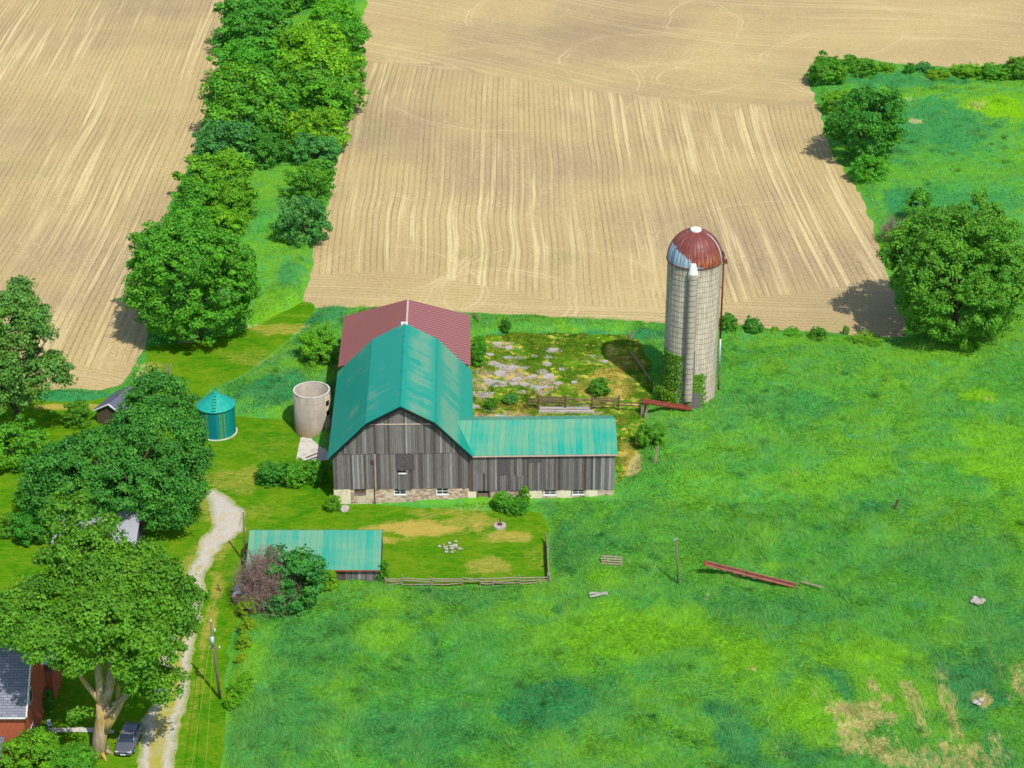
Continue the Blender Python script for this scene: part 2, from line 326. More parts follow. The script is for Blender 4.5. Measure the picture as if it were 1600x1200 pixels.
def mat_field(name, left):
    m = M(name, .95, .05); p = m.pos(); X = m.sep(m.attr("row", "Vector"))   # X[0] across rows, X[1] along headland, X[2] headland weight
    soil = m.mix(m.rng(m.noise(p, .03, 3), .38, .62), C(190, 166, 106), C(180, 154, 102))
    soil = m.mix(m.rng(m.noise(p, .018, 4, .6), .46, .66, 0, .75), soil, C(150, 126, 96))
    def rows(u, v, sp, seed):
        ph = m.m_('ADD', m.m_('DIVIDE', u, sp), seed); cell = m.m_('FLOOR', ph); fr = m.m_('FRACT', ph)
        w = m.m_('ABSOLUTE', m.m_('SUBTRACT', fr, .5))
        lft = m.noise(m.comb(cell, m.m_('MULTIPLY', v, .05), seed * 3.1), .37, 3, .6)          # how strongly each row shows
        brk = m.noise(m.comb(m.m_('MULTIPLY', u, .6), m.m_('MULTIPLY', v, .35), seed), 1.2, 3)
        dark = m.m_('MULTIPLY', m.rng(w, .07, .20, 1, 0), m.rng(m.m_('ADD', lft, m.m_('MULTIPLY', brk, .5)), .5, .9))
        s1 = m.noise(m.comb(m.m_('MULTIPLY', u, .95), m.m_('MULTIPLY', v, .02), seed * 5.3), 1.0, 3, .6)
        s2 = m.noise(m.comb(m.m_('MULTIPLY', u, .07), m.m_('MULTIPLY', v, .02), seed * 7.7), 1.0, 2, .5)
        lite = m.m_('MULTIPLY', m.rng(s1, .52, .62), m.rng(s2, .36, .6))
        return dark, lite
    d1, l1 = rows(X[0], X[1], 1.02, .5)
    d2, l2 = rows(X[1], X[0], .98, 2.5)
    edge = m.rng(m.m_('ADD', X[2], m.m_('MULTIPLY', m.m_('SUBTRACT', m.noise(p, .12, 4, .7), .5), .9)), .40, .60)
    mixf = lambda a, b: m.m_('ADD', m.m_('MULTIPLY', a, m.m_('SUBTRACT', 1.0, edge)), m.m_('MULTIPLY', b, edge))
    dark = mixf(d1, m.m_('MULTIPLY', d2, .8)); lite = mixf(l1, m.m_('MULTIPLY', l2, .5))
    c = m.mix(m.m_('MULTIPLY', lite, .8), soil, C(220, 198, 142))
    c = m.mix(m.m_('MULTIPLY', dark, .5), c, C(118, 104, 56))
    # turning tracks of machines
    xy = m.comb(m.sep(p)[0], m.sep(p)[1], 0)
    rings = [(-60, 286, 16), (-52, 276, 9)] if left else [(6, 300, 17), (-2, 296, 12), (-20, 301, 15), (30, 412, 20), (46, 398, 17), (74, 412, 22), (20, 440, 30), (60, 440, 26), (-30, 318, 24), (48, 310, 26), (0, 398, 26)]
    tr = None
    for (cx, cy, r) in rings:
        d = m.n("ShaderNodeVectorMath", operation='DISTANCE'); m.lk(xy, d.inputs[0]); d.inputs[1].default_value = (cx, cy, 0)
        q = m.m_('ADD', d.outputs["Value"], m.m_('MULTIPLY', m.noise(p, .08, 2), 5.0))
        band = m.rng(m.m_('ABSOLUTE', m.m_('SUBTRACT', q, r + 2.5)), .5, 1.3, 1, 0)
        lines = m.rng(m.m_('ABSOLUTE', m.m_('SUBTRACT', m.m_('FRACT', m.m_('MULTIPLY', q, .9)), .5)), .12, .3, 1, 0)
        e = m.m_('MULTIPLY', band, lines); tr = e if tr is None else m.m_('MAXIMUM', tr, e)
    tr = m.m_('MULTIPLY', tr, m.rng(m.noise(p, .07, 3), .42, .58, 0, .8))
    c = m.mix(m.m_('MULTIPLY', tr, .5), c, C(224, 202, 150))
    chaff = m.noise(m.mp(p, (1.0, .5, 1), rot=(0, 0, .5)), 1.0, 5, .75, 2.0)
    c = m.mix(m.m_('MULTIPLY', m.rng(chaff, .52, .72), m.rng(m.noise(p, .028, 3), .5, .62, .12, .7)), c, C(218, 196, 146))
    c = m.mix(m.rng(m.noise(p, .05, 3), .62, .75, 0, .35), c, C(140, 150, 70))
    sp = m.noise(p, 3.2, 5, .85); c = m.mix(m.rng(sp, .34, .66), m.mix(.30, c, (.03, .02, 0, 1)), m.mix(.16, c, (1, .9, .7, 1)))
    m.col(c).bump(m.m_('SUBTRACT', m.noise(p, 4, 4, .7), m.m_('MULTIPLY', dark, .6)), .8, .14); return m.m
def mat_gravel():
    m = M("gravel", .95, .1); p = m.pos(); n = m.noise(p, .5, 5, .7, .8); f = m.noise(p, 9, 3, .7)
    xw = m.attr("row", "Vector"); w = m.sep(xw)
    c = m.mix(m.rng(f, .3, .7), C(160, 152, 140), C(200, 194, 184))
    c = m.mix(m.rng(n, .5, .72, 0, .75), c, C(180, 158, 96))
    c = m.mix(m.m_('MULTIPLY', w[0], m.rng(n, .3, .55, .5, 1)), c, C(158, 150, 62))
    ed = m.rng(m.m_('ADD', w[1], m.m_('MULTIPLY', m.m_('SUBTRACT', n, .5), 2.6)), -.1, .9, 1, 0)
    c = m.mix(ed, c, m.mix(m.rng(m.noise(p, 2.2, 4), .4, .6), C(150, 144, 62), C(96, 136, 26)))
    m.col(c).bump(f, .4, .04); return m.m
def mat_conc(name, a, b, stain=C(110, 98, 84)):
    m = M(name, .9, .15); p = m.obj(); n = m.noise(p, .7, 5, .65); f = m.noise(p, 6, 4, .7); st = m.noise(m.mp(p, (2.2, 2.2, .25)), .9, 4, .6)
    c = m.mix(m.rng(f, .3, .7), a, b); c = m.mix(m.rng(n, .5, .75, 0, .6), c, stain); c = m.mix(m.rng(st, .52, .75, 0, .6), c, stain)
    m.col(c).bump(f, .3, .02); return m.m
MAT = dict(meadow=mat_meadow(), blades=mat_blades(), lblades=mat_lblades(), lawn=mat_lawn(), yard=mat_lawn(True), fl=mat_field("left_field_soil", True), fr=mat_field("right_field_soil", False), gravel=mat_gravel(),
           conc=mat_conc("pale_concrete", C(186, 180, 168), C(204, 198, 188)), slab=mat_conc("broken_concrete", C(152, 144, 136), C(184, 178, 170), C(120, 104, 84)))

# ------------------------------------------------------------------ ground sheet to the horizon
def axis(a, b, st, lo, hi):
    mid = list(np.arange(a, b + 1e-6, st)); l = []; v = a; g = st
    while v > lo: g *= 1.45; v -= g; l.append(v)
    r = []; v = mid[-1]; g = st
    while v < hi: g *= 1.45; v += g; r.append(v)
    return np.array(l[::-1] + mid + r)
GS = .6
gx = axis(-135, 135, GS, -5000, 5000); gy = axis(160, 492, GS, -600, 9000)
XX, YY = np.meshgrid(gx, gy); xf, yf = XX.ravel(), YY.ravel()
near = (np.abs(xf) < 140) & (yf > 155) & (yf < 500)
SD = np.full(xf.shape, 50.0)
for k in ('field_left', 'field_right', 'lawn', 'yard'):
    d = np.full(xf.shape, 50.0); d[near] = sdist(xf[near], yf[near], OUT[k])[0]; SD = np.minimum(SD, d)
def lump(x, y): return .9 * (fbm(x / 6.5, y / 7.5, 23, 2)) ** 1.5 + .55 * fbm(x / 3.2, y / 4.5, 21, 3) ** 1.3 + .25 * vn(x / .9, y / .9, 8)
Z = hgt(xf, yf); Z = Z + np.where(near, lump(xf, yf) * sst(.2, 2.2, SD), .2)
mk = np.zeros((len(xf), 3)); mk[near] = patches(xf[near], yf[near])
nxg, nyg = len(gx), len(gy)
I = (np.arange(nyg - 1)[:, None] * nxg + np.arange(nxg - 1)[None, :]).ravel()
Fq = np.stack([I, I + 1, I + nxg + 1, I + nxg], 1)
gnd = mesh_np("ground", np.stack([xf, yf, Z], 1), Fq, MAT['meadow'], smooth=True, attrs={"mask": mk}); tag(gnd, kind="structure")
def sheet(name, key, mat, dz, attrs_fn, st=GS):
    P = OUT[key]; x0, y0 = P.min(0) - st; x1, y1 = P.max(0) + st
    ax = np.arange(x0, x1 + st, st); ay = np.arange(y0, y1 + st, st); A, B = np.meshgrid(ax, ay); nx_ = len(ax)
    i = (np.arange(len(ay) - 1)[:, None] * nx_ + np.arange(nx_ - 1)[None, :]).ravel()
    f = np.stack([i, i + 1, i + nx_ + 1, i + nx_], 1); a, b = A.ravel(), B.ravel()
    cx, cy = a[f].mean(1), b[f].mean(1); d, _, _ = sdist(cx, cy, P); f = f[d < 0]
    cnt = np.bincount(f.ravel(), minlength=len(a)); bd = (cnt > 0) & (cnt < 4)
    _, qx, qy = sdist(a[bd], b[bd], P); a[bd] = qx; b[bd] = qy
    use = cnt > 0; idx = -np.ones(len(a), int); idx[use] = np.arange(use.sum()); f = idx[f]; a, b = a[use], b[use]
    o = mesh_np(name, np.stack([a, b, hgt(a, b) + dz], 1), f, mat, smooth=True, attrs=attrs_fn(a, b)); return tag(o, kind="structure")
yR = lambda x: G(800, 495)[1] - .02 * x
def rows_right(x, y):
    wob = 2.2 * (fbm(x / 40, y / 26, 71, 2) - .5) * sst(60, -20, x) + 1.2 * np.sin(y / 19 + x / 30) * sst(20, 60, x) + .03 * np.abs(x - 10) * np.sin((y - 300) / 40)
    u = x + wob * .75 + (y - 330) * .018 * sst(0, 50, x)
    v = y + .08 * x + 2 * (fbm(x / 30, y / 30, 5, 2) - .5)
    d = (y - (286 - .06 * x)) / 22.0
    near_h = 1 - sst(.45, .75, d + .25 * np.sin(x / 13)); far_h = sst(396, 404, y + .22 * (x - 10) + 5 * np.sin(x / 21))
    v = v + far_h * (.35 * x + 8 * np.sin(x / 24)); return {"row": np.stack([u, v, np.maximum(near_h, far_h)], 1)}
def rows_left(x, y):
    return {"row": np.stack([x + .9 * np.sin(y / 33) + 1.5 * (fbm(x / 40, y / 40, 9, 2) - .5), y + .1 * x + 3 * np.sin(x / 9), (1 - sst(.4, .7, (y - 262) / 26 + .1 * np.sin(x / 6))) * .6], 1)}
sheet("field_soil", 'field_left', MAT['fl'], .03, rows_left, .8)
sheet("field_soil", 'field_right', MAT['fr'], .03, rows_right, .8)
sheet("lawn", 'lawn', MAT['lawn'], .035, lambda x, y: {"mask": patches(x, y)}, .6)
sheet("yard", 'yard', MAT['yard'], .04, lambda x, y: {"mask": np.stack([patch("bare", x, y), 0 * x, patch("dry", x, y)], 1)}, .5)
def dr(x, y):
    d, _, _ = sdist(x, y, OUT['driveway']); m = sst(.9, 1.5, -d) * (y < G(300, 885)[1]); return {"row": np.stack([m, -d, 0 * x], 1)}
sheet("driveway", 'driveway', MAT['gravel'], .07, dr, .4)
sheet("concrete_pad", 'concrete_pad', MAT['conc'], .10, lambda x, y: {}, .5)
sheet("garden_path", 'garden_path', MAT['conc'], .08, lambda x, y: {}, .3)

# ------------------------------------------------------------------ tall grass (uncountable)
FOOT = []           # footprints kept clear: (x0,x1,y0,y1)
rs = np.random.RandomState(7)
def grow(n, x0, x1, y0, y1, size, name, parent=None, keep=None, seedk=0):
    x = rs.uniform(x0, x1, n); y = rs.uniform(y0, y1, n)
    # seen ground only
    ok = np.abs(x) < (54.5 + (y - 177) * .2197 + 4); x, y = x[ok], y[ok]
    d = np.full(x.shape, 50.0)
    for k in ('field_left', 'field_right', 'lawn', 'yard'): d = np.minimum(d, sdist(x, y, OUT[k])[0])
    ok = d > .05 + .4 * rs.rand(len(x))
    ok &= ~((x > -24) & (x < 14.2) & (y > 232) & (y < 272) & ~((x > -5.5) & (y > 242)))
    x, y, d = x[ok], y[ok], d[ok]; return x, y, d
def blades(x, y, size, hf, name, width=.055):
    n = len(x); z = hgt(x, y) + lump(x, y) * sst(.2, 2.2, sdist_all(x, y))
    ang = fbm(x / 5, y / 5, 31, 3) * 4 * math.pi + rs.normal(0, .9, n); lean = .45 + .9 * fbm(x / 2.3, y / 2.3, 66, 2) + rs.normal(0, .2, n)
    L = size * (.5 + .8 * fbm(x / 2.6, y / 2.6, 44, 2)) * rs.uniform(.7, 1.3, n) * hf
    dx, dy = np.cos(ang) * np.sin(lean), np.sin(ang) * np.sin(lean); dz = np.abs(np.cos(lean)) * .8 + .2
    ph = rs.uniform(0, math.pi, n); w = width * rs.uniform(.6, 1.5, n); wx, wy = np.cos(ph) * w, np.sin(ph) * w
    B = np.stack([x, y, z], 1); V = np.empty((n, 3, 3)); V[:, 0] = B + np.stack([wx, wy, 0 * x], 1); V[:, 1] = B - np.stack([wx, wy, 0 * x], 1)
    V[:, 2] = B + np.stack([dx * L, dy * L, dz * L], 1)
    t = np.repeat(rs.rand(n) * .7 + .3 * vn(x / .7, y / .7, 12), 3); mk = np.repeat(patches(x, y), 3, 0)
    return V.reshape(-1, 3), t, mk
def sdist_all(x, y):
    d = np.full(np.shape(x), 50.0)
    for k in ('field_left', 'field_right', 'lawn', 'yard'): d = np.minimum(d, sdist(x, y, OUT[k])[0])
    return d
Vs, Ts, Ms = [], [], []
for (n, y0, y1, sz, wd) in ((470000, 174, 232, .52, .042), (260000, 232, 300, .60, .055), (130000, 300, 462, .7, .085)):
    xm = 54.5 + (y1 - 177) * .2197 + 5
    x, y, d = grow(n, -xm, xm, y0, y1, sz, ""); V, t, mk = blades(x, y, sz, sst(0, 1.5, d) * .7 + .3, "", wd); Vs.append(V); Ts.append(t); Ms.append(mk)
for (key, n, sz, wd) in (('yard', 90000, .45, .05), ('lawn', 260000, .15, .04)):
    P_ = OUT[key]; x = rs.uniform(max(P_[:, 0].min(), -90), P_[:, 0].max(), n); y = rs.uniform(max(P_[:, 1].min(), 174), P_[:, 1].max(), n)
    ok = (np.abs(x) < 58 + (y - 177) * .22) & (sdist(x, y, P_)[0] < 0)
    if key == 'yard': ok &= (fbm(x / 2.1, y / 2.1, 61, 3) > .48 - .1 * rs.rand(n)) & (patch('bare', x, y) < .45 + .9 * rs.rand(n) ** 2)
    else: ok &= (sdist(x, y, OUT['driveway'])[0] > .2) & (sdist(x, y, OUT['concrete_pad'])[0] > .1)
    x, y = x[ok], y[ok]; V, t, mk = blades(x, y, sz, 1.0, "", wd)
    o = mesh_np("weeds" if key == 'yard' else "short_grass", V, np.arange(len(V)).reshape(-1, 3), MAT['lblades'] if key == 'yard' else MAT['lblades'], attrs={"tone": t, "mask": mk})
    tag(o, "rough weeds growing in tufts over the old concrete yard" if key == 'yard' else "short mown grass with dry yellow streaks around the barn and driveway", "weeds" if key == 'yard' else "mown grass", kind="stuff")
cxs, cys = rs.uniform(-35, 110, 1500), rs.uniform(176, 440, 1500); q_ = (cxs < 58 + (cys - 177) * .22) & (sdist_all(cxs, cys) > 1.2) & (fbm(cxs / 18, cys / 18, 77, 2) > .47); cxs, cys = cxs[q_], cys[q_]
rr_ = rs.uniform(.3, 1.3, len(cxs)); x = (cxs[:, None] + rs.normal(0, 1, (len(cxs), 70)) * rr_[:, None] * .6).ravel(); y = (cys[:, None] + rs.normal(0, 1, (len(cxs), 70)) * rr_[:, None] * .6).ravel()
V, t, mk = blades(x, y, .95, 1.0, "", .05); tt = np.repeat(rs.rand(len(cxs)), 210); Vs.append(V); Ts.append(np.clip(t * .4 + tt * .6, 0, 1)); mk[:, 0] = np.maximum(mk[:, 0], (tt < .4) * .8); mk[:, 1] = np.maximum(mk[:, 1], (tt > .8) * .6); Ms.append(mk)
V = np.concatenate(Vs); o = mesh_np("tall_grass", V, np.arange(len(V)).reshape(-1, 3), MAT['blades'], attrs={"tone": np.concatenate(Ts), "mask": np.concatenate(Ms)})
tag(o, "long unmown green meadow grass leaning in all directions around the farmyard and fields", "grass", kind="stuff")

# ------------------------------------------------------------------ common materials
def mat_boards():
    m = M("weathered_boards", .9, .1); p = m.obj(); c = m.sep(m.attr("rc", "Vector")); r = m.white(m.m_('MULTIPLY', c[0], 91.7)); r2 = m.white(m.m_('MULTIPLY', c[0], 37.3))
    g = m.noise(m.mp(p, (9, 9, .5)), 1.4, 5, .7); st = m.noise(m.mp(p, (.8, .8, .35)), .6, 4, .6)
    a = m.mix(r, C(86, 82, 80), C(142, 137, 134)); a = m.mix(m.rng(r2, .82, .95), a, C(168, 166, 166)); a = m.mix(m.rng(r2, .18, .05), a, C(88, 76, 68))
    a = m.mix(m.rng(g, .35, .7), m.mix(.4, a, (.02, .02, .02, 1)), a); a = m.mix(m.rng(st, .55, .75, 0, .4), a, C(86, 76, 70))
    m.col(a).bump(g, .5, .02); return m.m
def mat_roof(name, base, dull, fade, rib, fs=1.0, thr=(.5, .62), stripes=False, edge=None, metal=0.0, fade_band=None):
    """rc = (along ridge, down slope, seed)"""
    m = M(name, .45, .35, metal); c = m.sep(m.attr("rc", "Vector")); u, v, sd = c[0], c[1], c[2]
    big = m.noise(m.comb(m.m_('MULTIPLY', u, .14), m.m_('MULTIPLY', v, .3), sd), 1.0, 4, .6, .3)
    pan = m.m_('FLOOR', m.m_('DIVIDE', u, .75)); pr = m.white(m.m_('ADD', m.m_('MULTIPLY', pan, 1.37), sd))
    fine = m.noise(m.comb(m.m_('MULTIPLY', u, 4), m.m_('MULTIPLY', v, .22), sd), 1.3, 4, .7)
    f = m.m_('ADD', m.m_('MULTIPLY', big, .55 if not stripes else .45), m.m_('MULTIPLY', fine, .3 if not stripes else .4)); f = m.m_('ADD', f, m.m_('MULTIPLY', pr, .15))
    if fade_band is None: a = m.mix(m.rng(f, thr[0], thr[1], 0, fs), base, fade)
    else:
        e = m.m_('MULTIPLY', m.rng(m.m_('ABSOLUTE', m.m_('SUBTRACT', v, fade_band[0])), fade_band[1], fade_band[1] + 1.2, 1, 0), fs); a = m.mix(m.m_('MULTIPLY', m.rng(f, thr[0], thr[1]), e), base, fade)  # faded paint kept to a band partway down the slope
    a = m.mix(m.m_('MULTIPLY', pr, .12), a, dull); a = m.mix(m.rng(m.noise(m.comb(u, v, sd), 3, 4, .7), .55, .8, 0, .25), a, dull)
    fr = m.m_('FRACT', m.m_('DIVIDE', u, .75)); line = m.rng(m.m_('ABSOLUTE', m.m_('SUBTRACT', fr, .5)), .40, .47)
    lap = m.m_('MULTIPLY', m.rng(m.m_('ABSOLUTE', m.m_('SUBTRACT', m.m_('FRACT', m.m_('DIVIDE', v, 2.45)), .5)), .485, .497), .45); a = m.mix(lap, a, dull); rs_ = m.noise(m.comb(m.m_('MULTIPLY', u, 2.2), m.m_('MULTIPLY', v, .5), sd), 1.6, 5, .75); a = m.mix(m.rng(rs_, .66, .74, 0, .5), a, C(128, 108, 84))
    a = m.mix(m.m_('MULTIPLY', line, rib[1]), a, rib[0]); m.col(a); m.bump(m.m_('SUBTRACT', 1.0, m.rng(m.m_('ABSOLUTE', m.m_('SUBTRACT', fr, .5)), .38, .5)), .4, .03); return m.m
G_ = C(0, 140, 120)
MAT.update(boards=mat_boards(), dboard=plain('dark_boards', C(84, 80, 82), .9, .25, 4), dark=plain("dark_interior_and_shade", C(22, 22, 26), .9, .3), 
  green=mat_roof("green_painted_roof", G_, C(0, 124, 108), C(110, 150, 122), (C(0, 112, 98), .3), .8, (.40, .54), fade_band=(2.6, 1.0)),
  green_l=mat_roof("green_painted_roof_west", G_, C(0, 130, 114), C(104, 148, 126), (C(0, 118, 104), .25), .6, (.56, .62)),
  green_w=mat_roof("green_faded_roof", C(10, 146, 126), C(40, 146, 122), C(128, 154, 112), (C(30, 124, 106), .4), .8, (.40, .66), True),
  red=mat_roof("red_painted_roof", C(130, 74, 66), C(116, 64, 56), C(146, 90, 70), (C(200, 150, 150), .0), .3, (.5, .7)),
  red_r=mat_roof("red_ribbed_roof", C(130, 72, 68), C(116, 62, 58), C(142, 86, 72), (C(200, 158, 156), .9), .3, (.5, .7)),
  trim=plain("pinkish_trim", C(190, 160, 152), .7, .15), white=plain("white_paint", C(215, 215, 212), .6, .08), glass=None,
  post=plain("grey_wood", C(140, 126, 108), .9, .3, 5), postd=plain("brown_wood", C(104, 84, 66), .9, .35, 5), pole=plain("pole_wood", C(116, 100, 88), .9, .2, 4),
  galv=plain("galvanised_metal", C(176, 184, 196), .45, .12, 2, .3), rust=plain("rusty_red_steel", C(150, 66, 50), .8, .3, 2), rustp=plain("dull_rust", C(98, 58, 48), .85, .3, 2),
  bark=plain("bark", C(134, 116, 92), .95, .35, 2.5), barkd=plain("dark_bark", C(84, 70, 56), .95, .35, 2.5), shingle=None)
m = M("window_glass", .12, .6); m.col(C(38, 48, 60)); MAT['glass'] = m.m
def mat_shingle(name, a, b):
    m = M(name, .9, .1); c = m.attr("rc", "Vector"); br = m.n("ShaderNodeTexBrick"); m.lk(c, br.inputs["Vector"])
    m.lk(a, br.inputs["Color1"]); m.lk(b, br.inputs["Color2"]); m.lk(tuple(v * .55 for v in a[:3]) + (1,), br.inputs["Mortar"])
    br.inputs["Scale"].default_value = 1; br.inputs["Brick Width"].default_value = .8; br.inputs["Row Height"].default_value = .28; br.inputs["Mortar Size"].default_value = .03
    n = m.noise(c, 1.2, 4); m.col(m.mix(m.rng(n, .4, .7, 0, .4), br.outputs[0], a)); return m.m
MAT['shingle'] = mat_shingle("grey_shingles", C(110, 112, 124), C(134, 136, 148)); MAT['shingled'] = mat_shingle("slate_shingles", C(96, 98, 116), C(108, 110, 128))
def mat_brick():
    m = M("red_brick", .9, .1); p = m.sep(m.obj()); v = m.comb(m.m_('ADD', p[0], p[1]), p[2], 0); br = m.n("ShaderNodeTexBrick"); m.lk(v, br.inputs["Vector"])
    m.lk(C(168, 82, 50), br.inputs["Color1"]); m.lk(C(146, 66, 42), br.inputs["Color2"]); m.lk(C(150, 110, 88), br.inputs["Mortar"])
    br.inputs["Scale"].default_value = 1; br.inputs["Brick Width"].default_value = .23; br.inputs["Row Height"].default_value = .08; br.inputs["Mortar Size"].default_value = .008
    m.col(br.outputs[0]); return m.m
MAT['brick'] = mat_brick()
def mat_stone():
    m = M("fieldstone", .95, .1); p = m.mp(m.obj(), (1.0, 1.0, 2.2)); v = m.n("ShaderNodeTexVoronoi"); m.lk(p, v.inputs["Vector"]); v.inputs["Scale"].default_value = 2.0
    r = m.sep(v.outputs["Color"]); e = m.vor(p, 2.0, 'DISTANCE_TO_EDGE')
    c = m.mix(r[0], C(174, 150, 122), C(200, 184, 162)); c = m.mix(m.rng(r[1], .66, .86, 0, .7), c, C(158, 104, 86)); c = m.mix(m.rng(r[2], .72, .9), c, C(120, 112, 110))
    c = m.mix(m.rng(e, .02, .07, .9, 0), c, C(204, 182, 166)); pl = m.noise(m.obj(), .45, 3); c = m.mix(m.rng(pl, .56, .62, 0, .85), c, C(204, 190, 168))
    m.col(c).bump(m.rng(e, 0, .12), .8, .05); return m.m
MAT['stone'] = mat_stone(); MAT['plaster'] = mat_conc("cream_plaster", C(206, 196, 170), C(218, 208, 184), C(176, 158, 126))

# ------------------------------------------------------------------ the barn
BX, BY = -23.06, 232.4
barn = empty("barn", (BX, BY, 0), R(1.3), "large grey board barn with green gambrel roof, red rear roof and green-roofed side wing", "barn")
WB, LB, LR = 17.5, 23.4, 39.4
XP = 8.9; PRF = [(0, 7.75), (4.45, 12.25), (XP, 14.65), (13.25, 12.25), (WB, 7.75)]
def prof(x, P=PRF):
    return float(np.interp(x, [a for a, b in P], [b for a, b in P]))
def board_wall(mb, x0, x1, y, zlo, ztop, w=.27, rnd=random.Random(3), face=-1, holes=()):
    x = x0
    while x < x1 - 1e-3:
        ww = min(w * rnd.uniform(.8, 1.2), x1 - x); a, b = x + .012, x + ww - .012; dy = rnd.uniform(0, .03); zl = zlo + rnd.uniform(-.05, .04); co = [(rnd.random(), 0, 0)] * 8
        segs = [(zl, None)]
        for (hx0, hx1, hz0, hz1) in holes:
            if a < hx1 and b > hx0: segs = [(zl, hz0), (hz1, None)]
        for s0, s1 in segs:
            ta, tb = (ztop(a), ztop(b)) if s1 is None else (s1, s1)
            y0, y1 = y + face * .05 + dy * face, y
            mb.add([(a,y0,s0),(b,y0,s0),(b,y1,s0),(a,y1,s0),(a,y0,ta),(b,y0,tb),(b,y1,tb),(a,y1,ta)], [(0,3,2,1),(4,5,6,7),(0,1,5,4),(1,2,6,5),(2,3,7,6),(3,0,4,7)], co)
        x += ww
rb = random.Random(5)
b1 = MB(); board_wall(b1, 0, WB, -.02, 2.25, lambda x: 7.62 if 1 else 0, holes=[(8.45, 9.35, 4.62, 4.95)]); b1.build("siding", MAT['boards'], barn)
b2 = MB(); board_wall(b2, 0.1, WB - .1, -.10, 7.52, lambda x: prof(x) - .12, w=.25); b2.build("gable_siding", MAT['boards'], barn)
k = MB(); vs = [(x, .02, z - .15) for x, z in PRF] + [(x, LB, z - .15) for x, z in PRF]
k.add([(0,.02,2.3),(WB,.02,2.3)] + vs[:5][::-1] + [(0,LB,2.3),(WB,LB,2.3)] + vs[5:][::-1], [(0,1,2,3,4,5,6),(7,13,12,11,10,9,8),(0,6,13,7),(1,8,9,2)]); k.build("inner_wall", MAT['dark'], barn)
def slab(mb, p0, p1, y0, y1, th, seed, nu=1):
    """roof plane from profile point p0 (upper) to p1 (lower), between y0 and y1"""
    (xa, za), (xb, zb) = p0, p1; L = math.hypot(xb - xa, zb - za); nx_, nz_ = -(zb - za) / L, (xb - xa) / L
    if nz_ < 0: nx_, nz_ = -nx_, -nz_
    V = []; co = []
    for y in (y0, y1):
        for (x, z, v) in ((xa, za, 0), (xb, zb, L)):
            for t in (0, th): V.append((x + nx_ * t, y, z + nz_ * t)); co.append((y, v, seed))
    mb.add(V, [(0,2,3,1),(4,5,7,6),(1,3,7,5),(0,4,6,2),(0,1,5,4),(2,6,7,3)], co)
FO = -.8
rl = MB(); slab(rl, (XP, 14.65), (4.45, 12.25), FO, LB + .1, .12, 1.7); slab(rl, (4.45, 12.25), (-.5, 7.24), FO, LB + .1, .12, 3.1); o = rl.build("gambrel_roof", MAT['green_l'], barn); 
rr = MB(); slab(rr, (XP, 14.65), (13.25, 12.25), FO, LB + .1, .12, 6.4); slab(rr, (13.25, 12.25), (WB + .5, 7.22), FO, LB + .1, .12, 9.3); rr.build("gambrel_roof", MAT['green'], barn)
rc = MB(); rc.tube([(XP, FO, 14.78), (XP, LB + .1, 14.78)], .09, 6)
for y in (3.5, 9, 14.4, 19): rc.box((XP - .12, y, 14.8), (XP + .12, y + .22, 14.98))
rc.build("ridge_cap", MAT['green_l'], barn)
# rakes: wide near-black boards that paint in the overhang's shadow band
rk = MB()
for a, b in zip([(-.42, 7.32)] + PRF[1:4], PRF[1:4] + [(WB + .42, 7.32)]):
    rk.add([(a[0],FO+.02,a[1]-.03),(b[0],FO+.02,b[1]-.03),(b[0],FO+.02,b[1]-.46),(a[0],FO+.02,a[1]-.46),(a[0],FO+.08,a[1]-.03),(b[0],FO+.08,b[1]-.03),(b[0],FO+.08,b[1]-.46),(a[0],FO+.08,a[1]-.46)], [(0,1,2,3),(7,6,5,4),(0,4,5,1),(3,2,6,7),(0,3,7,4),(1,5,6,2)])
rk.build("rake_shade_board", MAT['dark'], barn)
t_ = MB(); t_.box((4.7, -.22, 11.72), (13.1, -.13, 11.86)); t_.build("gable_trim", MAT['trim'], barn)
# stone base with openings
def openings(mb, x0, x1, y, z0, z1, ops, th=.5):
    xs = x0
    for (a, b, c, d) in sorted(ops):
        if a > xs: mb.box((xs, y, z0), (a, y + th, z1))
        if c > z0 + .01: mb.box((a, y, z0), (b, y + th, c))
        if d < z1 - .01: mb.box((a, y, d), (b, y + th, z1))
        xs = b
    mb.box((xs, y, z0), (x1, y + th, z1))
W1 = [(2.6, 4.1, 1.35, 2.18), (7.75, 9.3, 1.25, 2.18), (13.25, 14.8, 1.2, 2.18)]
st = MB(); openings(st, 2.1, WB, 0.0, -.2, 2.28, W1[:] and [(2.6, 4.1, 1.35, 2.18)] + W1[1:]); st.box((0.3, LB - .5, -.2), (WB, LB, 2.28)); st.box((17.0, .5, -.2), (WB, LB - .5, 2.28))
st.build("foundation", MAT['stone'], barn)
pl = MB(); pl.box((-.05, -.03, -.2), (2.1, .5, 2.28)); pl.box((-.02, .5, -.2), (.4, LB - .5, 2.28)); pl.build("plaster_foundation", MAT['plaster'], barn)
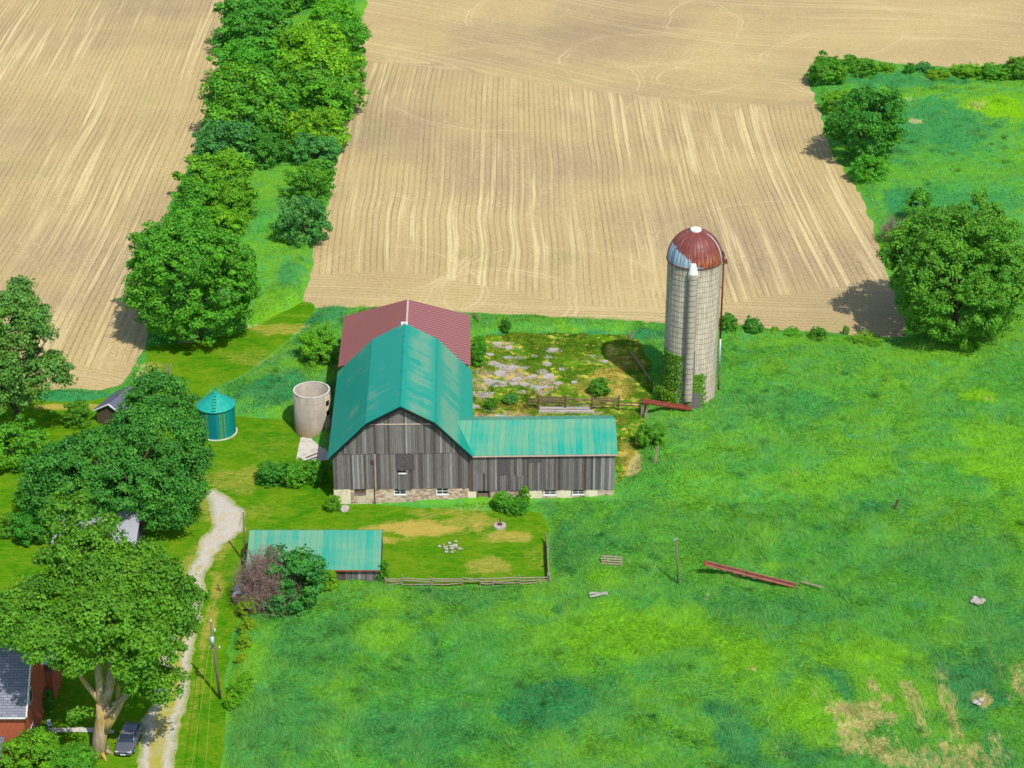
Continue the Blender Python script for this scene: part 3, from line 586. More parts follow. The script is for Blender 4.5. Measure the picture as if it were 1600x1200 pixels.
def window(par, x0, x1, y, z0, z1, wood=False):
    f = MB(); t = .09
    f.box((x0, y, z0), (x0 + t, y + .1, z1)); f.box((x1 - t, y, z0), (x1, y + .1, z1)); f.box((x0 + t, y, z1 - t), (x1 - t, y + .1, z1)); f.box((x0 - .05, y - .16, z0 - .06), (x1 + .05, y + .12, z0 + .08))
    if not wood: f.box(((x0 + x1) / 2 - .03, y + .01, z0 + .08), ((x0 + x1) / 2 + .03, y + .08, z1 - t)); f.box((x0 + t, y + .02, (z0 + z1) / 2 - .03), ((x0 + x1) / 2 - .03, y + .09, (z0 + z1) / 2 + .03)); f.box(((x0 + x1) / 2 + .03, y + .02, (z0 + z1) / 2 - .03), (x1 - t, y + .09, (z0 + z1) / 2 + .03))
    fr = f.build("window", MAT['white'] if not wood else MAT['boards'], par)
    g = MB(); g.box((x0 + t, y + .06, z0 + .08), (x1 - t, y + .075, z1 - t)); g.build("pane", MAT['glass'] if not wood else MAT['postd'], fr)
window(barn, 2.6, 4.1, .12, 1.35, 2.18, True); window(barn, *W1[1][:2], .12, *W1[1][2:]); window(barn, *W1[2][:2], .12, *W1[2][2:])
d = MB(); board_wall(d, 8.1, 10.5, -.09, 5.1, lambda x: 7.45, w=.3); d.build("hay_door", MAT['dboard'], barn)["label"] = "darker board hay door in the middle of the gable wall"
d = MB(); d.box((8.4, -.3, 4.5), (9.4, -.02, 4.6)); d.build("hatch_sill", MAT['white'], barn)
d = MB(); d.box((8.45, .0, 4.62), (9.35, .015, 4.95)); d.build("hatch", MAT['dark'], barn)
d = MB(); board_wall(d, 8.3, 10.1, -.085, 2.1, lambda x: 4.4, w=.3); d.build("patch_boards", MAT['boards'], barn)
d = MB(); d.tube([(5.25, -.14, 0), (5.25, -.14, 6.3)], .06, 6); d.box((4.95, -.28, 6.1), (5.35, -.1, 6.6)); d.build("drain_pipe", MAT['rustp'], barn)
# rear addition with low red roof
rz = 8.1; rgz = 10.7
k = MB(); k.add([(0,LB+.2,0),(WB,LB+.2,0),(WB,LB+.2,rz-.1),(XP,LB+.2,rgz-.15),(0,LB+.2,rz-.1),(0,LR,0),(WB,LR,0),(WB,LR,rz-.1),(XP,LR,rgz-.15),(0,LR,rz-.1)], [(0,1,2,3,4),(9,8,7,6,5),(0,4,9,5),(1,6,7,2)]); k.build("rear_wall", MAT['boards'], barn)
q = MB(); slab(q, (XP, rgz), (-.45, rz), LB + .12, LR + .4, .1, 2.2); q.build("rear_roof", MAT['red'], barn)
q = MB(); slab(q, (XP, rgz), (WB + .35, rz), LB + .12, LR + .4, .1, 4.2)
q.build("rear_roof", MAT['red_r'], barn)
q = MB(); q.box((XP - .14, LB + .12, rgz + .08), (XP + .14, LR + .42, rgz + .16)); q.build("ridge_cap", MAT['trim'], barn)
q = MB(); q.box((XP - .5, LB - .1, rgz + 3.8), (XP + .4, LB + .35, rgz + 4.15)); q.build("ridge_vent", MAT['white'], barn)
# side wing
WX = 36.3; WD = 9.7; WR = 9.45; WE = 7.35
wz = lambda y: WE + (WR - WE) * (1 - abs(y - WD / 2) / (WD / 2))
OPS = [(18.55, 20.15, -.1, 1.9), (24.0, 25.2, 1.05, 1.78), (27.2, 28.8, .95, 1.78), (30.9, 32.5, .95, 1.78)]
k = MB(); board_wall(k, WB + .02, WX, -.06, 1.78, lambda x: 7.2, w=.26); k.build("wing_siding", MAT['boards'], barn)
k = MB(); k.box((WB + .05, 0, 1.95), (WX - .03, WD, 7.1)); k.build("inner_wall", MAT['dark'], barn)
k = MB(); openings(k, WB, WX, -.02, -.2, 1.93, OPS); k.box((WX - .5, .48, -.2), (WX, WD, 1.93)); k.box((WB, WD - .5, -.2), (WX - .5, WD, 1.93)); k.build("wing_foundation", MAT['stone'], barn)
k = MB(); k.box((25.3, -.05, .55), (26.95, -.02, 1.75)); k.box((28.95, -.05, .5), (30.7, -.02, 1.75)); k.box((32.7, -.05, .7), (34.2, -.02, 1.75)); k.box((17.3, -.07, .0), (18.45, -.02, 1.74)); k.build_each("plaster_patch", MAT['plaster'], barn)
for op in OPS[1:]: window(barn, op[0], op[1], .1, op[2], op[3])
k = MB()
for side in (0, 1):                                # two slopes of the wing, running into the gambrel
    y0, y1 = (-.45, WD / 2) if side == 0 else (WD / 2, WD + .3)
    n = 6
    za = lambda y: wz(min(max(y, -.45), WD + .3)) if 0 <= y <= WD else WE - .15
    xin = lambda z: WB - (z - 7.75) / (12.25 - 7.75) * (WB - 13.25) - .05
    zz0, zz1 = (WE - .18, WR) if side == 0 else (WR, WE - .13)
    L = math.hypot(y1 - y0, zz1 - zz0); V = []; co = []
    for t in (0, .11):
        for (y, z, v) in ((y0, zz0, L if side == 0 else 0), (y1, zz1, 0 if side == 0 else L)):
            V += [(min(xin(z), WB - .0), y, z + t), (WX + .35, y, z + t)]; co += [(xin(z), v, 5.5 + side), (WX + .35, v, 5.5 + side)]
    k.add(V, [(0,1,3,2),(4,6,7,5),(0,4,5,1),(1,5,7,3),(3,7,6,2),(2,6,4,0)], co)
k.build("wing_roof", MAT['green_w'], barn)
k = MB(); k.add([(WX-.02,0,1.93),(WX-.02,WD,1.93),(WX-.02,WD,7.25),(WX-.02,WD/2,WR-.1),(WX-.02,0,7.25),(WX+.05,0,1.93),(WX+.05,WD,1.93),(WX+.05,WD,7.25),(WX+.05,WD/2,WR-.1),(WX+.05,0,7.25)], [(0,1,2,3,4),(9,8,7,6,5),(0,5,6,1),(1,6,7,2),(0,4,9,5)]); k.build("wing_end_wall", MAT['boards'], barn)
k = MB(); k.box((WB + .4, -.52, WE - .34), (WX + .35, -.46, WE - .16)); k.build("wing_eave_trim", MAT['trim'], barn)
k = MB(); k.beam((15.6, 4.7, 9.72), (17.9, -.5, 7.45), .07); k.build("valley_flashing", MAT['galv'], barn)
for (a, b, c, e, mt) in ((21.1, 22.8, 4.2, 7.0, 'dboard'), (23.4, 24.4, 3.9, 6.9, 'boards'), (25.2, 27.0, 6.0, 6.9, 'dboard'), (22.9, 24.6, 1.8, 4.1, 'boards'), (18.4, 19.6, 1.9, 4.4, 'boards')):
    d = MB(); board_wall(d, a, b, -.125, c, lambda x: e, w=.3, rnd=random.Random(int(a * 10))); d.build("shutter", MAT[mt], barn)
d = MB(); d.box((18.55, .15, -.1), (20.15, .22, 1.3)); dd = d.build("door", MAT['pole'], barn)
d = MB(); d.box((18.45, -.12, -.1), (18.6, .1, 1.95)); d.box((20.1, -.12, -.1), (20.25, .1, 1.95)); d.box((18.6, -.12, 1.8), (20.1, .1, 1.95)); d.build("door_frame", MAT['postd'], dd)
d = MB(); d.box((18.4, -.9, 0), (20.3, -.1, .1)); d.build("door_step", MAT['conc'], barn)
d = MB(); d.box((18.58, .3, 1.3), (20.12, .35, 1.8)); d.build("door_opening", MAT['dark'], barn)

# ------------------------------------------------------------------ tall silo
def mat_stave():
    m = M("silo_staves", .9, .1); p = m.sep(m.obj()); ang = m.m_('ARCTAN2', p[1], p[0]); u = m.m_('MULTIPLY', ang, 66 / (2 * math.pi)); cell = m.m_('FLOOR', u); fr = m.m_('FRACT', u)
    r = m.white(m.m_('ADD', cell, .5)); zc = m.m_('FLOOR', m.m_('ADD', m.m_('DIVIDE', p[2], .8), m.m_('MULTIPLY', m.m_('MODULO', cell, 2), .5))); r2 = m.white(m.comb(cell, zc, 3), '3D')
    c = m.mix(r, C(190, 176, 156), C(216, 204, 186)); c = m.mix(m.m_('MULTIPLY', r2, .4), c, C(150, 138, 128))
    n = m.noise(m.mp(m.obj(), (1, 1, .12)), .9, 4, .65); c = m.mix(m.rng(n, .5, .75, 0, .5), c, C(130, 120, 112))
    j = m.rng(m.m_('ABSOLUTE', m.m_('SUBTRACT', fr, .5)), .34, .46); c = m.mix(m.m_('MULTIPLY', j, .55), c, C(92, 86, 82)); sk = m.noise(m.mp(m.obj(), (1.6, 1.6, .05)), 1.1, 4, .7); c = m.mix(m.rng(sk, .54, .68, 0, .6), c, C(122, 108, 96)); c = m.mix(m.m_('MULTIPLY', m.rng(p[2], 17, 21.5), m.rng(sk, .5, .4, 0, .7)), c, C(112, 100, 92))
    c = m.mix(m.rng(p[2], .0, 4.5, .35, 0), c, C(206, 188, 170)); m.col(c).bump(m.m_('SUBTRACT', 1.0, j), .5, .04); return m.m
def mat_dome():
    m = M("silo_dome_paint", .5, .35); p = m.sep(m.obj()); ang = m.m_('ARCTAN2', p[1], p[0]); z = p[2]   # z from springing
    nse = m.noise(m.comb(m.m_('MULTIPLY', ang, 3.2), m.m_('MULTIPLY', z, .22), 0), 2.2, 3, .6); az = m.m_('MULTIPLY', p[0], -1)
    # blue paint survives on the west side, low down
    lim = m.m_('ADD', m.m_('MULTIPLY', az, .62), m.m_('MULTIPLY', m.m_('SUBTRACT', nse, .5), 2.0)); lim = m.m_('ADD', lim, .55)
    blue = m.rng(m.m_('SUBTRACT', lim, z), -.05, .1)
    gore = m.m_('MULTIPLY', ang, 40 / (2 * math.pi)); gr = m.white(m.m_('ADD', m.m_('FLOOR', gore), .5)); fr = m.m_('FRACT', gore)
    red = m.mix(m.rng(m.noise(m.obj(), 1.2, 4), .4, .7), C(122, 58, 50), C(106, 50, 46)); st = m.noise(m.comb(m.m_('MULTIPLY', ang, 9), m.m_('MULTIPLY', z, .2), 4), 2, 3)
    red = m.mix(m.m_('MULTIPLY', m.rng(st, .5, .62), m.rng(z, .2, 2.2, 1, 0)), red, C(196, 118, 60)); red = m.mix(m.m_('MULTIPLY', m.rng(st, .40, .34), .6), red, C(196, 160, 150))
    c = m.mix(blue, red, m.mix(gr, C(96, 140, 172), C(170, 190, 200)))
    c = m.mix(m.m_('MULTIPLY', m.rng(m.m_('ABSOLUTE', m.m_('SUBTRACT', ang, -.35)), .03, .05, 1, 0), m.rng(z, 3.9, 3.8)), c, C(190, 200, 214))
    ln = m.rng(m.m_('ABSOLUTE', m.m_('SUBTRACT', fr, .5)), .38, .48); c = m.mix(m.m_('MULTIPLY', ln, .5), c, C(70, 52, 56)); m.col(c).bump(ln, .5, .05); return m.m
SX, SY = 25.2, 262.0; SR = 3.72; SH = 21.9
silo = empty("silo", (SX, SY, 0), 0, "tall concrete silo with rust-red dome and remnants of blue paint right of the barn", "silo")
k = MB(); k.lathe([(SR, .3), (SR, SH)], 72); k.build("stave_wall", mat_stave(), silo, True)
k = MB(); k.lathe([(SR + .35, -.3), (SR + .35, .28), (SR - .2, .34)], 48); k.build("base_ring", MAT['conc'], silo)
k = MB()
for i in range(27):
    z = .9 + i * .79
    k.lathe([(SR + .002, z - .018), (SR + .035, z - .018), (SR + .035, z + .018), (SR + .002, z + .018)], 48)
k.build_each("hoop", plain('hoop_steel', C(134, 118, 108), .8, .2), silo)
k = MB(); n = 12; DH = 4.2; k.lathe([((SR + .1) * math.cos(a) ** .96, DH * math.sin(a)) for a in np.linspace(0, math.pi / 2 - .06, n)], 80); dm = k.build("dome", mat_dome(), silo, False); dm.location.z = SH
k = MB(); k.lathe([(SR + .16, -.12), (SR + .2, .0), (SR + .12, .06)], 60); o = k.build("dome_rim", MAT['rustp'], silo); o.location.z = SH
k = MB(); k.lathe([(.78, DH - .1), (.78, DH + .12), (.7, DH + .22), (0.01, DH + .3)], 24); o = k.build("dome_cap", MAT['white'], silo); o.location.z = SH
k = MB()                                            # roof ribs
for i in range(40):
    a = 2 * math.pi * i / 40; k.tube([((SR + .12) * math.cos(t) ** .96 * math.cos(a), (SR + .12) * math.cos(t) ** .96 * math.sin(a), (DH + .02) * math.sin(t)) for t in np.linspace(0, 1.35, 8)], .028, 4)
o = k.build("dome_ribs", plain("rib_metal", C(120, 78, 74), .6, .3), silo); o.location.z = SH
# chute on the camera side
ca = R(-97); cxn, cyn = math.cos(ca) * (SR + .3), math.sin(ca) * (SR + .3)
k = MB(); k.lathe([(.62, 1.9), (.62, SH - .6)], 20, cxn, cyn, R(-200), R(20)); k.build("chute", mat_conc("chute_steel", C(160, 150, 136), C(178, 168, 154), C(120, 104, 90)), silo, True)
k = MB()
for i in range(24): k.lathe([(.64, 2.2 + i * .8), (.67, 2.2 + i * .8), (.67, 2.26 + i * .8), (.64, 2.26 + i * .8)], 12, cxn, cyn, R(-200), R(20))
k.build_each("chute_band", plain('band_steel', C(128, 114, 104), .8, .2), silo)
k = MB(); k.loft([[(cxn + r * math.cos(t), cyn + dy + r * math.sin(t) * .8, z) for t in np.linspace(0, 2 * math.pi, 17)[:-1]] for (r, z, dy) in ((.68, SH - 1.5, 0), (.68, SH - .5, 0), (.42, SH + .5, .25), (.36, SH + .8, .3))]); k.build("chute_hood", MAT['white'], silo, True)
k = MB(); k.box((-.2, -SR - .55, .3), (1.3, -SR + .3, 3.0)); o = k.build("feed_room_door", MAT['boards'], silo)
k = MB(); k.tube([(.35, -SR - .12, 3.0), (.3, -SR - .1, 9.5)], .06, 6); k.build("conduit", MAT['galv'], silo)
pp = MB(); pp.tube([(SR + .35, -.2, 9.6), (SR + .3, -.1, 22.3)], .13, 10); ppo = pp.build("blower_pipe", MAT['rustp'], silo, True)
pp = MB(); pp.tube([(SR + .42, -.3, 4.6), (SR + .37, -.22, 9.6)], .14, 10); pp.build("blower_pipe", MAT['galv'], silo, True)
pp = MB(); pp.tube([(SR + .3, -.1, 22.3), (SR + .1, -.1, 22.9), (SR - .5, 0, 23.2)], .15, 10); pp.box((SR + .2, -.4, 21.2), (SR + .8, .1, 21.7))
for z in (6, 9.4, 13.5, 17.5, 21): pp.beam((SR - .05, -.2, z), (SR + .4, -.2, z), .08)
pp.build_each("pipe_bracket", MAT['rustp'], silo)
pp = MB(); pp.tube([(SR + .46, -.32, 1.6), (SR + .42, -.3, 4.6)], .12, 10); pp.build("blower_pipe", MAT['postd'], silo, True)

# ------------------------------------------------------------------ open concrete silo and green bin
ox, oy = G(490, 672); op = empty("open_silo", (ox, oy, 0), 0, "short roofless concrete silo stained brown at its foot beside the barn", "silo")
m = M("cast_concrete", .9, .1); p = m.obj(); z = m.sep(p)[2]; n = m.noise(m.mp(p, (1, 1, .35)), 1.1, 5, .65)
c = m.mix(m.rng(n, .3, .7), C(134, 126, 116), C(160, 152, 140)); c = m.mix(m.rng(m.m_('ADD', z, m.m_('MULTIPLY', n, 2.5)), 1.2, 3.6, .75, 0), c, C(146, 120, 70))
rg = m.rng(m.m_('ABSOLUTE', m.m_('SUBTRACT', m.m_('FRACT', m.m_('MULTIPLY', z, .95)), .5)), .44, .49, 0, .35); c = m.mix(rg, c, C(120, 108, 94)); m.col(c).bump(n, .3, .04)
OR_, OH = 2.52, 6.25
k = MB(); k.lathe([(OR_ + .06, -.1), (OR_, OH), (OR_ - .2, OH), (OR_ - .24, -.1)], 56); k.build("silo_wall", m.m, op, True)
k = MB(); k.lathe([(OR_ + .03, OH + .005), (OR_ + .03, OH + .09), (OR_ - .22, OH + .09), (OR_ - .22, OH + .005)], 56); k.build("rim", MAT['conc'], op)
k = MB(); k.lathe([(.01, .3), (OR_ - .24, .3)], 32); k.build("silo_floor", MAT['postd'], op)
k = MB(); a = R(-32); rx, ry = math.cos(a), math.sin(a)
k.add([((OR_ + d_) * math.cos(a + e), (OR_ + d_) * math.sin(a + e), zz) for d_ in (.02, .14) for e in (-.2, .2) for zz in (.3, OH - .3)], [(0,1,3,2),(4,6,7,5),(0,4,5,1),(2,3,7,6),(1,5,7,3),(0,2,6,4)]); k.build("chute_frame", MAT['plaster'], op)
k = MB()
for zz in (3.1, 4.6): k.add([((OR_ + d_) * math.cos(a + e), (OR_ + d_) * math.sin(a + e), zz + f_) for d_ in (.1, .16) for e in (-.12, .12) for f_ in (0, .7)], [(0,1,3,2),(4,6,7,5),(0,4,5,1),(2,3,7,6),(1,5,7,3),(0,2,6,4)])
k.build_each("silo_door", MAT['dark'], op)
bx_, by_ = G(340.5, 675); gb = empty("grain_bin", (bx_, by_, 0), 0, "round corrugated grain bin painted green and blue with conical green roof", "grain bin")
m = M("bin_paint", .5, .3); p = m.sep(m.obj()); ang = m.m_('ARCTAN2', p[1], p[0]); pr = m.white(m.m_('FLOOR', m.m_('MULTIPLY', ang, 9))); b_ = m.noise(m.comb(m.m_('MULTIPLY', ang, 2.0), 0, 0), 1.2, 2)
c = m.mix(pr, C(0, 122, 112), C(0, 140, 124)); c = m.mix(m.rng(m.m_('ABSOLUTE', m.m_('SUBTRACT', ang, -1.62)), .10, .2, 1, 0), c, C(6, 112, 130)); wv = m.m_('ABSOLUTE', m.m_('SUBTRACT', m.m_('ABSOLUTE', m.m_('SUBTRACT', ang, -1.62)), .40))
c = m.mix(m.rng(wv, .05, .1, .9, 0), c, C(96, 138, 60)); c = m.mix(m.rng(m.m_('ABSOLUTE', m.m_('SUBTRACT', ang, -1.0)), .02, .04, .8, 0), c, C(120, 148, 70))
cor = m.m_('SINE', m.m_('MULTIPLY', ang, 70)); c = m.mix(m.rng(cor, -.2, .9, 0, .35), c, C(0, 80, 86)); m.col(c).bump(cor, .4, .03)
k = MB(); k.lathe([(2.52, 0), (2.52, 4.45)], 64); k.build("bin_wall", m.m, gb, True)
k = MB(); k.lathe([(2.72, -.1), (2.72, .12), (2.5, .14)], 48); k.build("base_ring", MAT['conc'], gb)
def cone_mat():
    m = M("bin_roof_paint", .5, .35); p = m.sep(m.obj()); ang = m.m_('ARCTAN2', p[1], p[0]); fr = m.m_('FRACT', m.m_('MULTIPLY', ang, 24 / 6.2832)); n = m.noise(m.obj(), 1.5, 4)
    c = m.mix(m.rng(n, .4, .7), C(0, 148, 130), C(40, 160, 142)); l = m.rng(m.m_('ABSOLUTE', m.m_('SUBTRACT', fr, .5)), .4, .49); m.col(m.mix(m.m_('MULTIPLY', l, .4), c, C(0, 112, 100))).bump(l, .5, .04); return m.m
k = MB(); k.lathe([(2.72, 4.36), (2.7, 4.42), (.38, 6.05), (.38, 6.2), (.32, 6.32), (.01, 6.36)], 64); k.build("bin_roof", cone_mat(), gb)
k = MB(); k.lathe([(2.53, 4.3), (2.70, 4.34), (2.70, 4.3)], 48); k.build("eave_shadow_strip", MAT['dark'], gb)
k = MB()
for s_ in (-1, 1): k.beam((s_ * .28, -2.6, 4.62), (s_ * .2, -.5, 6.05), .05)
for i in range(6): t = i / 5.5; k.beam((-.28 + .05 * t, -2.6 + 2.1 * t, 4.64 + 1.43 * t), (.28 - .05 * t, -2.6 + 2.1 * t, 4.64 + 1.43 * t), .06)
k.build("roof_ladder", plain("ladder_green", C(30, 120, 104), .6), gb)
k = MB()
for zz in (1.1, 2.2, 3.3): k.lathe([(2.53, zz - .03), (2.55, zz), (2.53, zz + .03)], 48)
k.build_each("bin_band", plain("band_green", C(0, 96, 96), .6), gb)

# ------------------------------------------------------------------ long low shed
shx, shy = G(388, 914); she, _ = G(594, 914)
sh = empty("open_shed", (shx, shy, 0), 0, "long low grey board shed with patchy faded green metal roof beside the driveway", "shed")
SW = she - shx; SDp = 8.4; k = MB(); board_wall(k, 0, SW - .1, 0, -.1, lambda x: 2.5, w=.26, rnd=random.Random(9)); k.build("front_wall", MAT['boards'], sh)
k = MB(); k.add([(x, y, z) for x in (0.05, .12) for (y, z) in ((.02, 0), (SDp, 0), (SDp, 2.5), (SDp * .55, 4.75), (.02, 2.5))], [(0,1,2,3,4),(9,8,7,6,5)]); k.add([(x, y, z) for x in (SW - .2, SW - .12) for (y, z) in ((.02, 0), (SDp, 0), (SDp, 2.5), (SDp * .55, 4.75), (.02, 2.5))], [(0,1,2,3,4),(9,8,7,6,5)]); k.box((.12, SDp - .1, 0), (SW - .2, SDp, 2.5)); k.build_each("side_wall", MAT['boards'], sh)
k = MB(); L = math.hypot(SDp * .55 + .5, 2.5)
for (y0, z0, y1, z1, sd0) in ((-.5, 2.38, SDp * .55, 4.9, 3.3), (SDp + .3, 2.5, SDp * .55, 4.9, 8.8)):
    V = []; co = []
    for t in (0, .08):
        for (y, z, v) in ((y0, z0, L), (y1, z1, 0)): V += [(-.1, y, z + t), (SW + .1, y, z + t)]; co += [(0, v, sd0), (SW, v, sd0)]
    k.add(V, [(0,1,3,2),(4,6,7,5),(0,4,5,1),(1,5,7,3),(3,7,6,2),(2,6,4,0)], co)
k.build("shed_roof", mat_roof("shed_faded_roof", C(30, 142, 122), C(84, 140, 112), C(118, 152, 118), (C(50, 126, 106), .4), .85, (.38, .62), True), sh)
k = MB(); k.box((-.1, -.56, 2.3), (SW + .1, -.5, 2.44)); k.build("eave_board", MAT['rust'], sh)

# ------------------------------------------------------------------ small outbuildings by the house
def gable_box(name, x0, x1, y0, y1, ze, zr, mats, label, cat, axis='x', over=.35, z0=0):
    e = empty(name, ((x0 + x1) / 2, y0, z0), 0, label, cat); w, dpt = (x1 - x0) / 2, y1 - y0
    k = MB(); r_ = MB()
    if axis == 'x':      # ridge along x
        k.add([(x, y, z) for x in (-w, w) for (y, z) in ((0, -.2), (dpt, -.2), (dpt, ze), (dpt / 2, zr - .1), (0, ze))], [(0,1,2,3,4),(9,8,7,6,5),(0,4,9,5),(1,6,7,2)])
        sl = (zr - ze) / (dpt / 2)
        for (a, b) in ((-over, dpt / 2), (dpt + over, dpt / 2)):
            L = math.hypot(b - a, (zr - ze)); V = []; co = []
            for t in (0, .1):
                for (y, z, v) in ((a, ze - sl * over + .02, L), (b, zr, 0)): V += [(-w - over, y, z + t), (w + over, y, z + t)]; co += [(-w, v, 1), (w, v, 1)]
            r_.add(V, [(0,1,3,2),(4,6,7,5),(0,4,5,1),(1,5,7,3),(3,7,6,2),(2,6,4,0)], co)
    else:
        k.add([(x, y, z) for y in (0, dpt) for (x, z) in ((-w, -.2), (w, -.2), (w, ze), (0, zr - .1), (-w, ze))], [(0,1,2,3,4),(9,8,7,6,5),(0,4,9,5),(1,6,7,2)])
        sl = (zr - ze) / w
        for s_ in (-1, 1):
            L = math.hypot(w + over, zr - ze); V = []; co = []
            for t in (0, .1):
                for (x, z, v) in ((s_ * (w + over), ze - sl * over + .02, L), (0, zr, 0)): V += [(x, -over, z + t), (x, dpt + over, z + t)]; co += [(0, v, 1), (dpt, v, 1)]
            r_.add(V, [(0,1,3,2),(4,6,7,5),(0,4,5,1),(1,5,7,3),(3,7,6,2),(2,6,4,0)], co)
    k.build("wall", MAT[mats[0]], e); r_.build("roof", MAT[mats[1]], e); return e
MAT['sheet'] = mat_roof("white_metal_roof", C(148, 150, 156), C(132, 134, 142), C(160, 160, 164), (C(150, 152, 160), .4), .4)
MAT['lightsteel'] = mat_roof("bluish_steel_roof", C(168, 180, 200), C(150, 160, 180), C(190, 198, 210), (C(120, 130, 150), .5), .4)
wx0, wy0 = G(88, 880); wx1, _ = G(212, 880)
gar = gable_box("garage", wx0, wx1, wy0, wy0 + 9, 3.0, 4.8, ('boards', 'sheet'), "garage with a pale metal roof half hidden between the two big trees", "garage", 'x')
gx0, gy0 = G(149, 666); g2 = gable_box("garden_shed", gx0, gx0 + 4.6, gy0, gy0 + 5.5, 2.3, 3.6, ('barkd', 'shingled'), "small garden shed with slate grey roof behind the round tree", "shed", 'y'); g2.rotation_euler.z = R(-22)
k = MB(); k.beam((-2.6, -.38, 2.12), (0, -.38, 3.62), .16); k.beam((0, -.38, 3.62), (2.6, -.38, 2.12), .16); k.build_each("fascia", MAT['white'], g2)
dx0, dy0 = G(366, 946); dh = gable_box("well_house", dx0, dx0 + 1.5, dy0, dy0 + 2.2, 1.3, 1.9, ('postd', 'lightsteel'), "tiny shelter with bluish steel roof at the end of the yellow-green hedge", "shelter", 'y', .15)

# ------------------------------------------------------------------ brick house at the lower left
HX1, HY0 = -51.7, 178.6
hs = empty("brick_house", (HX1, HY0, 0), 0, "red brick house with grey shingle roof at the lower left corner", "house")
HD, HE, HR_ = 10.4, 6.4, 11.3
k = MB(); k.add([(x, y, z) for x in (-14, 0) for (y, z) in ((0, -.2), (HD, -.2), (HD, HE), (HD / 2, HR_ - .1), (0, HE))], [(0,1,2,3,4),(9,8,7,6,5),(0,4,9,5),(1,6,7,2)]); k.build("wall", MAT['brick'], hs)
k = MB(); sl = (HR_ - HE) / (HD / 2)
for (a, b) in ((-.5, HD / 2), (HD + .5, HD / 2)):
    L = math.hypot(b - a, HR_ - HE); V = []; co = []
    for t in (0, .14):
        for (y, z, v) in ((a, HE - sl * .5 + .02, L), (b, HR_, 0)): V += [(-14.5, y, z + t), (.45, y, z + t)]; co += [(-14, v, 1), (.4, v, 1)]
    k.add(V, [(0,1,3,2),(4,6,7,5),(0,4,5,1),(1,5,7,3),(3,7,6,2),(2,6,4,0)], co)
k.build("roof", MAT['shingle'], hs)
k = MB()
for (a, za, b, zb) in ((-.5, HE - sl * .5, HD / 2, HR_), (HD + .5, HE - sl * .5, HD / 2, HR_)): k.beam((.50, a, za), (.50, b, zb - .02), .1, .34)
k.build_each("fascia", MAT['white'], hs)
k = MB(); k.box((-14.4, -.62, HE - sl * .5 - .12), (.4, -.52, HE - sl * .5 + .04)); k.build("gutter", MAT['white'], hs)
def hwin(x0, x1, y0, y1, z0, z1, face):
    f = MB(); t = .1
    if face == 'x':
        f.box((0.0, y0 - t, z0 - t), (.06, y1 + t, z1 + t)); w_ = f.build("window", MAT['white'], hs); g = MB(); g.box((.062, y0, z0), (.07, (y0 + y1) / 2 - .03, z1)); g.box((.062, (y0 + y1) / 2 + .03, z0), (.07, y1, z1))
    else:
        f.box((x0 - t, -.06, z0 - t), (x1 + t, 0, z1 + t)); w_ = f.build("window", MAT['white'], hs); g = MB(); g.box((x0, -.07, z0), (x1, -.062, (z0 + z1) / 2 - .03)); g.box((x0, -.07, (z0 + z1) / 2 + .03), (x1, -.062, z1))
    g.build("pane", MAT['glass'], w_)
hwin(0, 0, 3.2, 4.3, 5.0, 6.4, 'x'); hwin(0, 0, 2.2, 3.3, .9, 2.4, 'x'); hwin(-4.2, -3.1, 0, 0, 2.9, 4.3, 'y'); hwin(-7.5, -6.4, 0, 0, 2.9, 4.3, 'y')
k = MB(); k.beam((-9, -3.0, 2.2), (-9, .0, 3.0), .1); k.add([(-12,-3,2.2),(-2.2,-3,2.2),(-2.2,-.02,3.0),(-12,-.02,3.0),(-12,-3,2.3),(-2.2,-3,2.3),(-2.2,-.02,3.1),(-12,-.02,3.1)], [(0,3,2,1),(4,5,6,7),(0,1,5,4),(1,2,6,5),(2,3,7,6),(3,0,4,7)], [(i, i % 3, 1) for i in range(8)]); k.build("porch_roof", MAT['shingled'], hs)
k = MB()
for x in (-2.4, -6, -9.6): k.box((x - .07, -2.9, 0), (x + .07, -2.76, 2.22))
k.build_each("porch_post", MAT['white'], hs)
# lean-to with pale fascia behind the gable
k = MB(); k.box((-4, HD + .02, 0), (.8, HD + 4, 3.6)); k.build("rear_wall", MAT['brick'], hs)
k = MB(); k.add([(-4.2,HD+.55,4.6),(1.2,HD+.55,4.6),(1.2,HD+4.3,3.6),(-4.2,HD+4.3,3.6),(-4.2,HD+.55,4.72),(1.2,HD+.55,4.72),(1.2,HD+4.3,3.72),(-4.2,HD+4.3,3.72)], [(0,3,2,1),(4,5,6,7),(0,1,5,4),(1,2,6,5),(2,3,7,6),(3,0,4,7)]); k.build("rear_roof", MAT['galv'], hs)

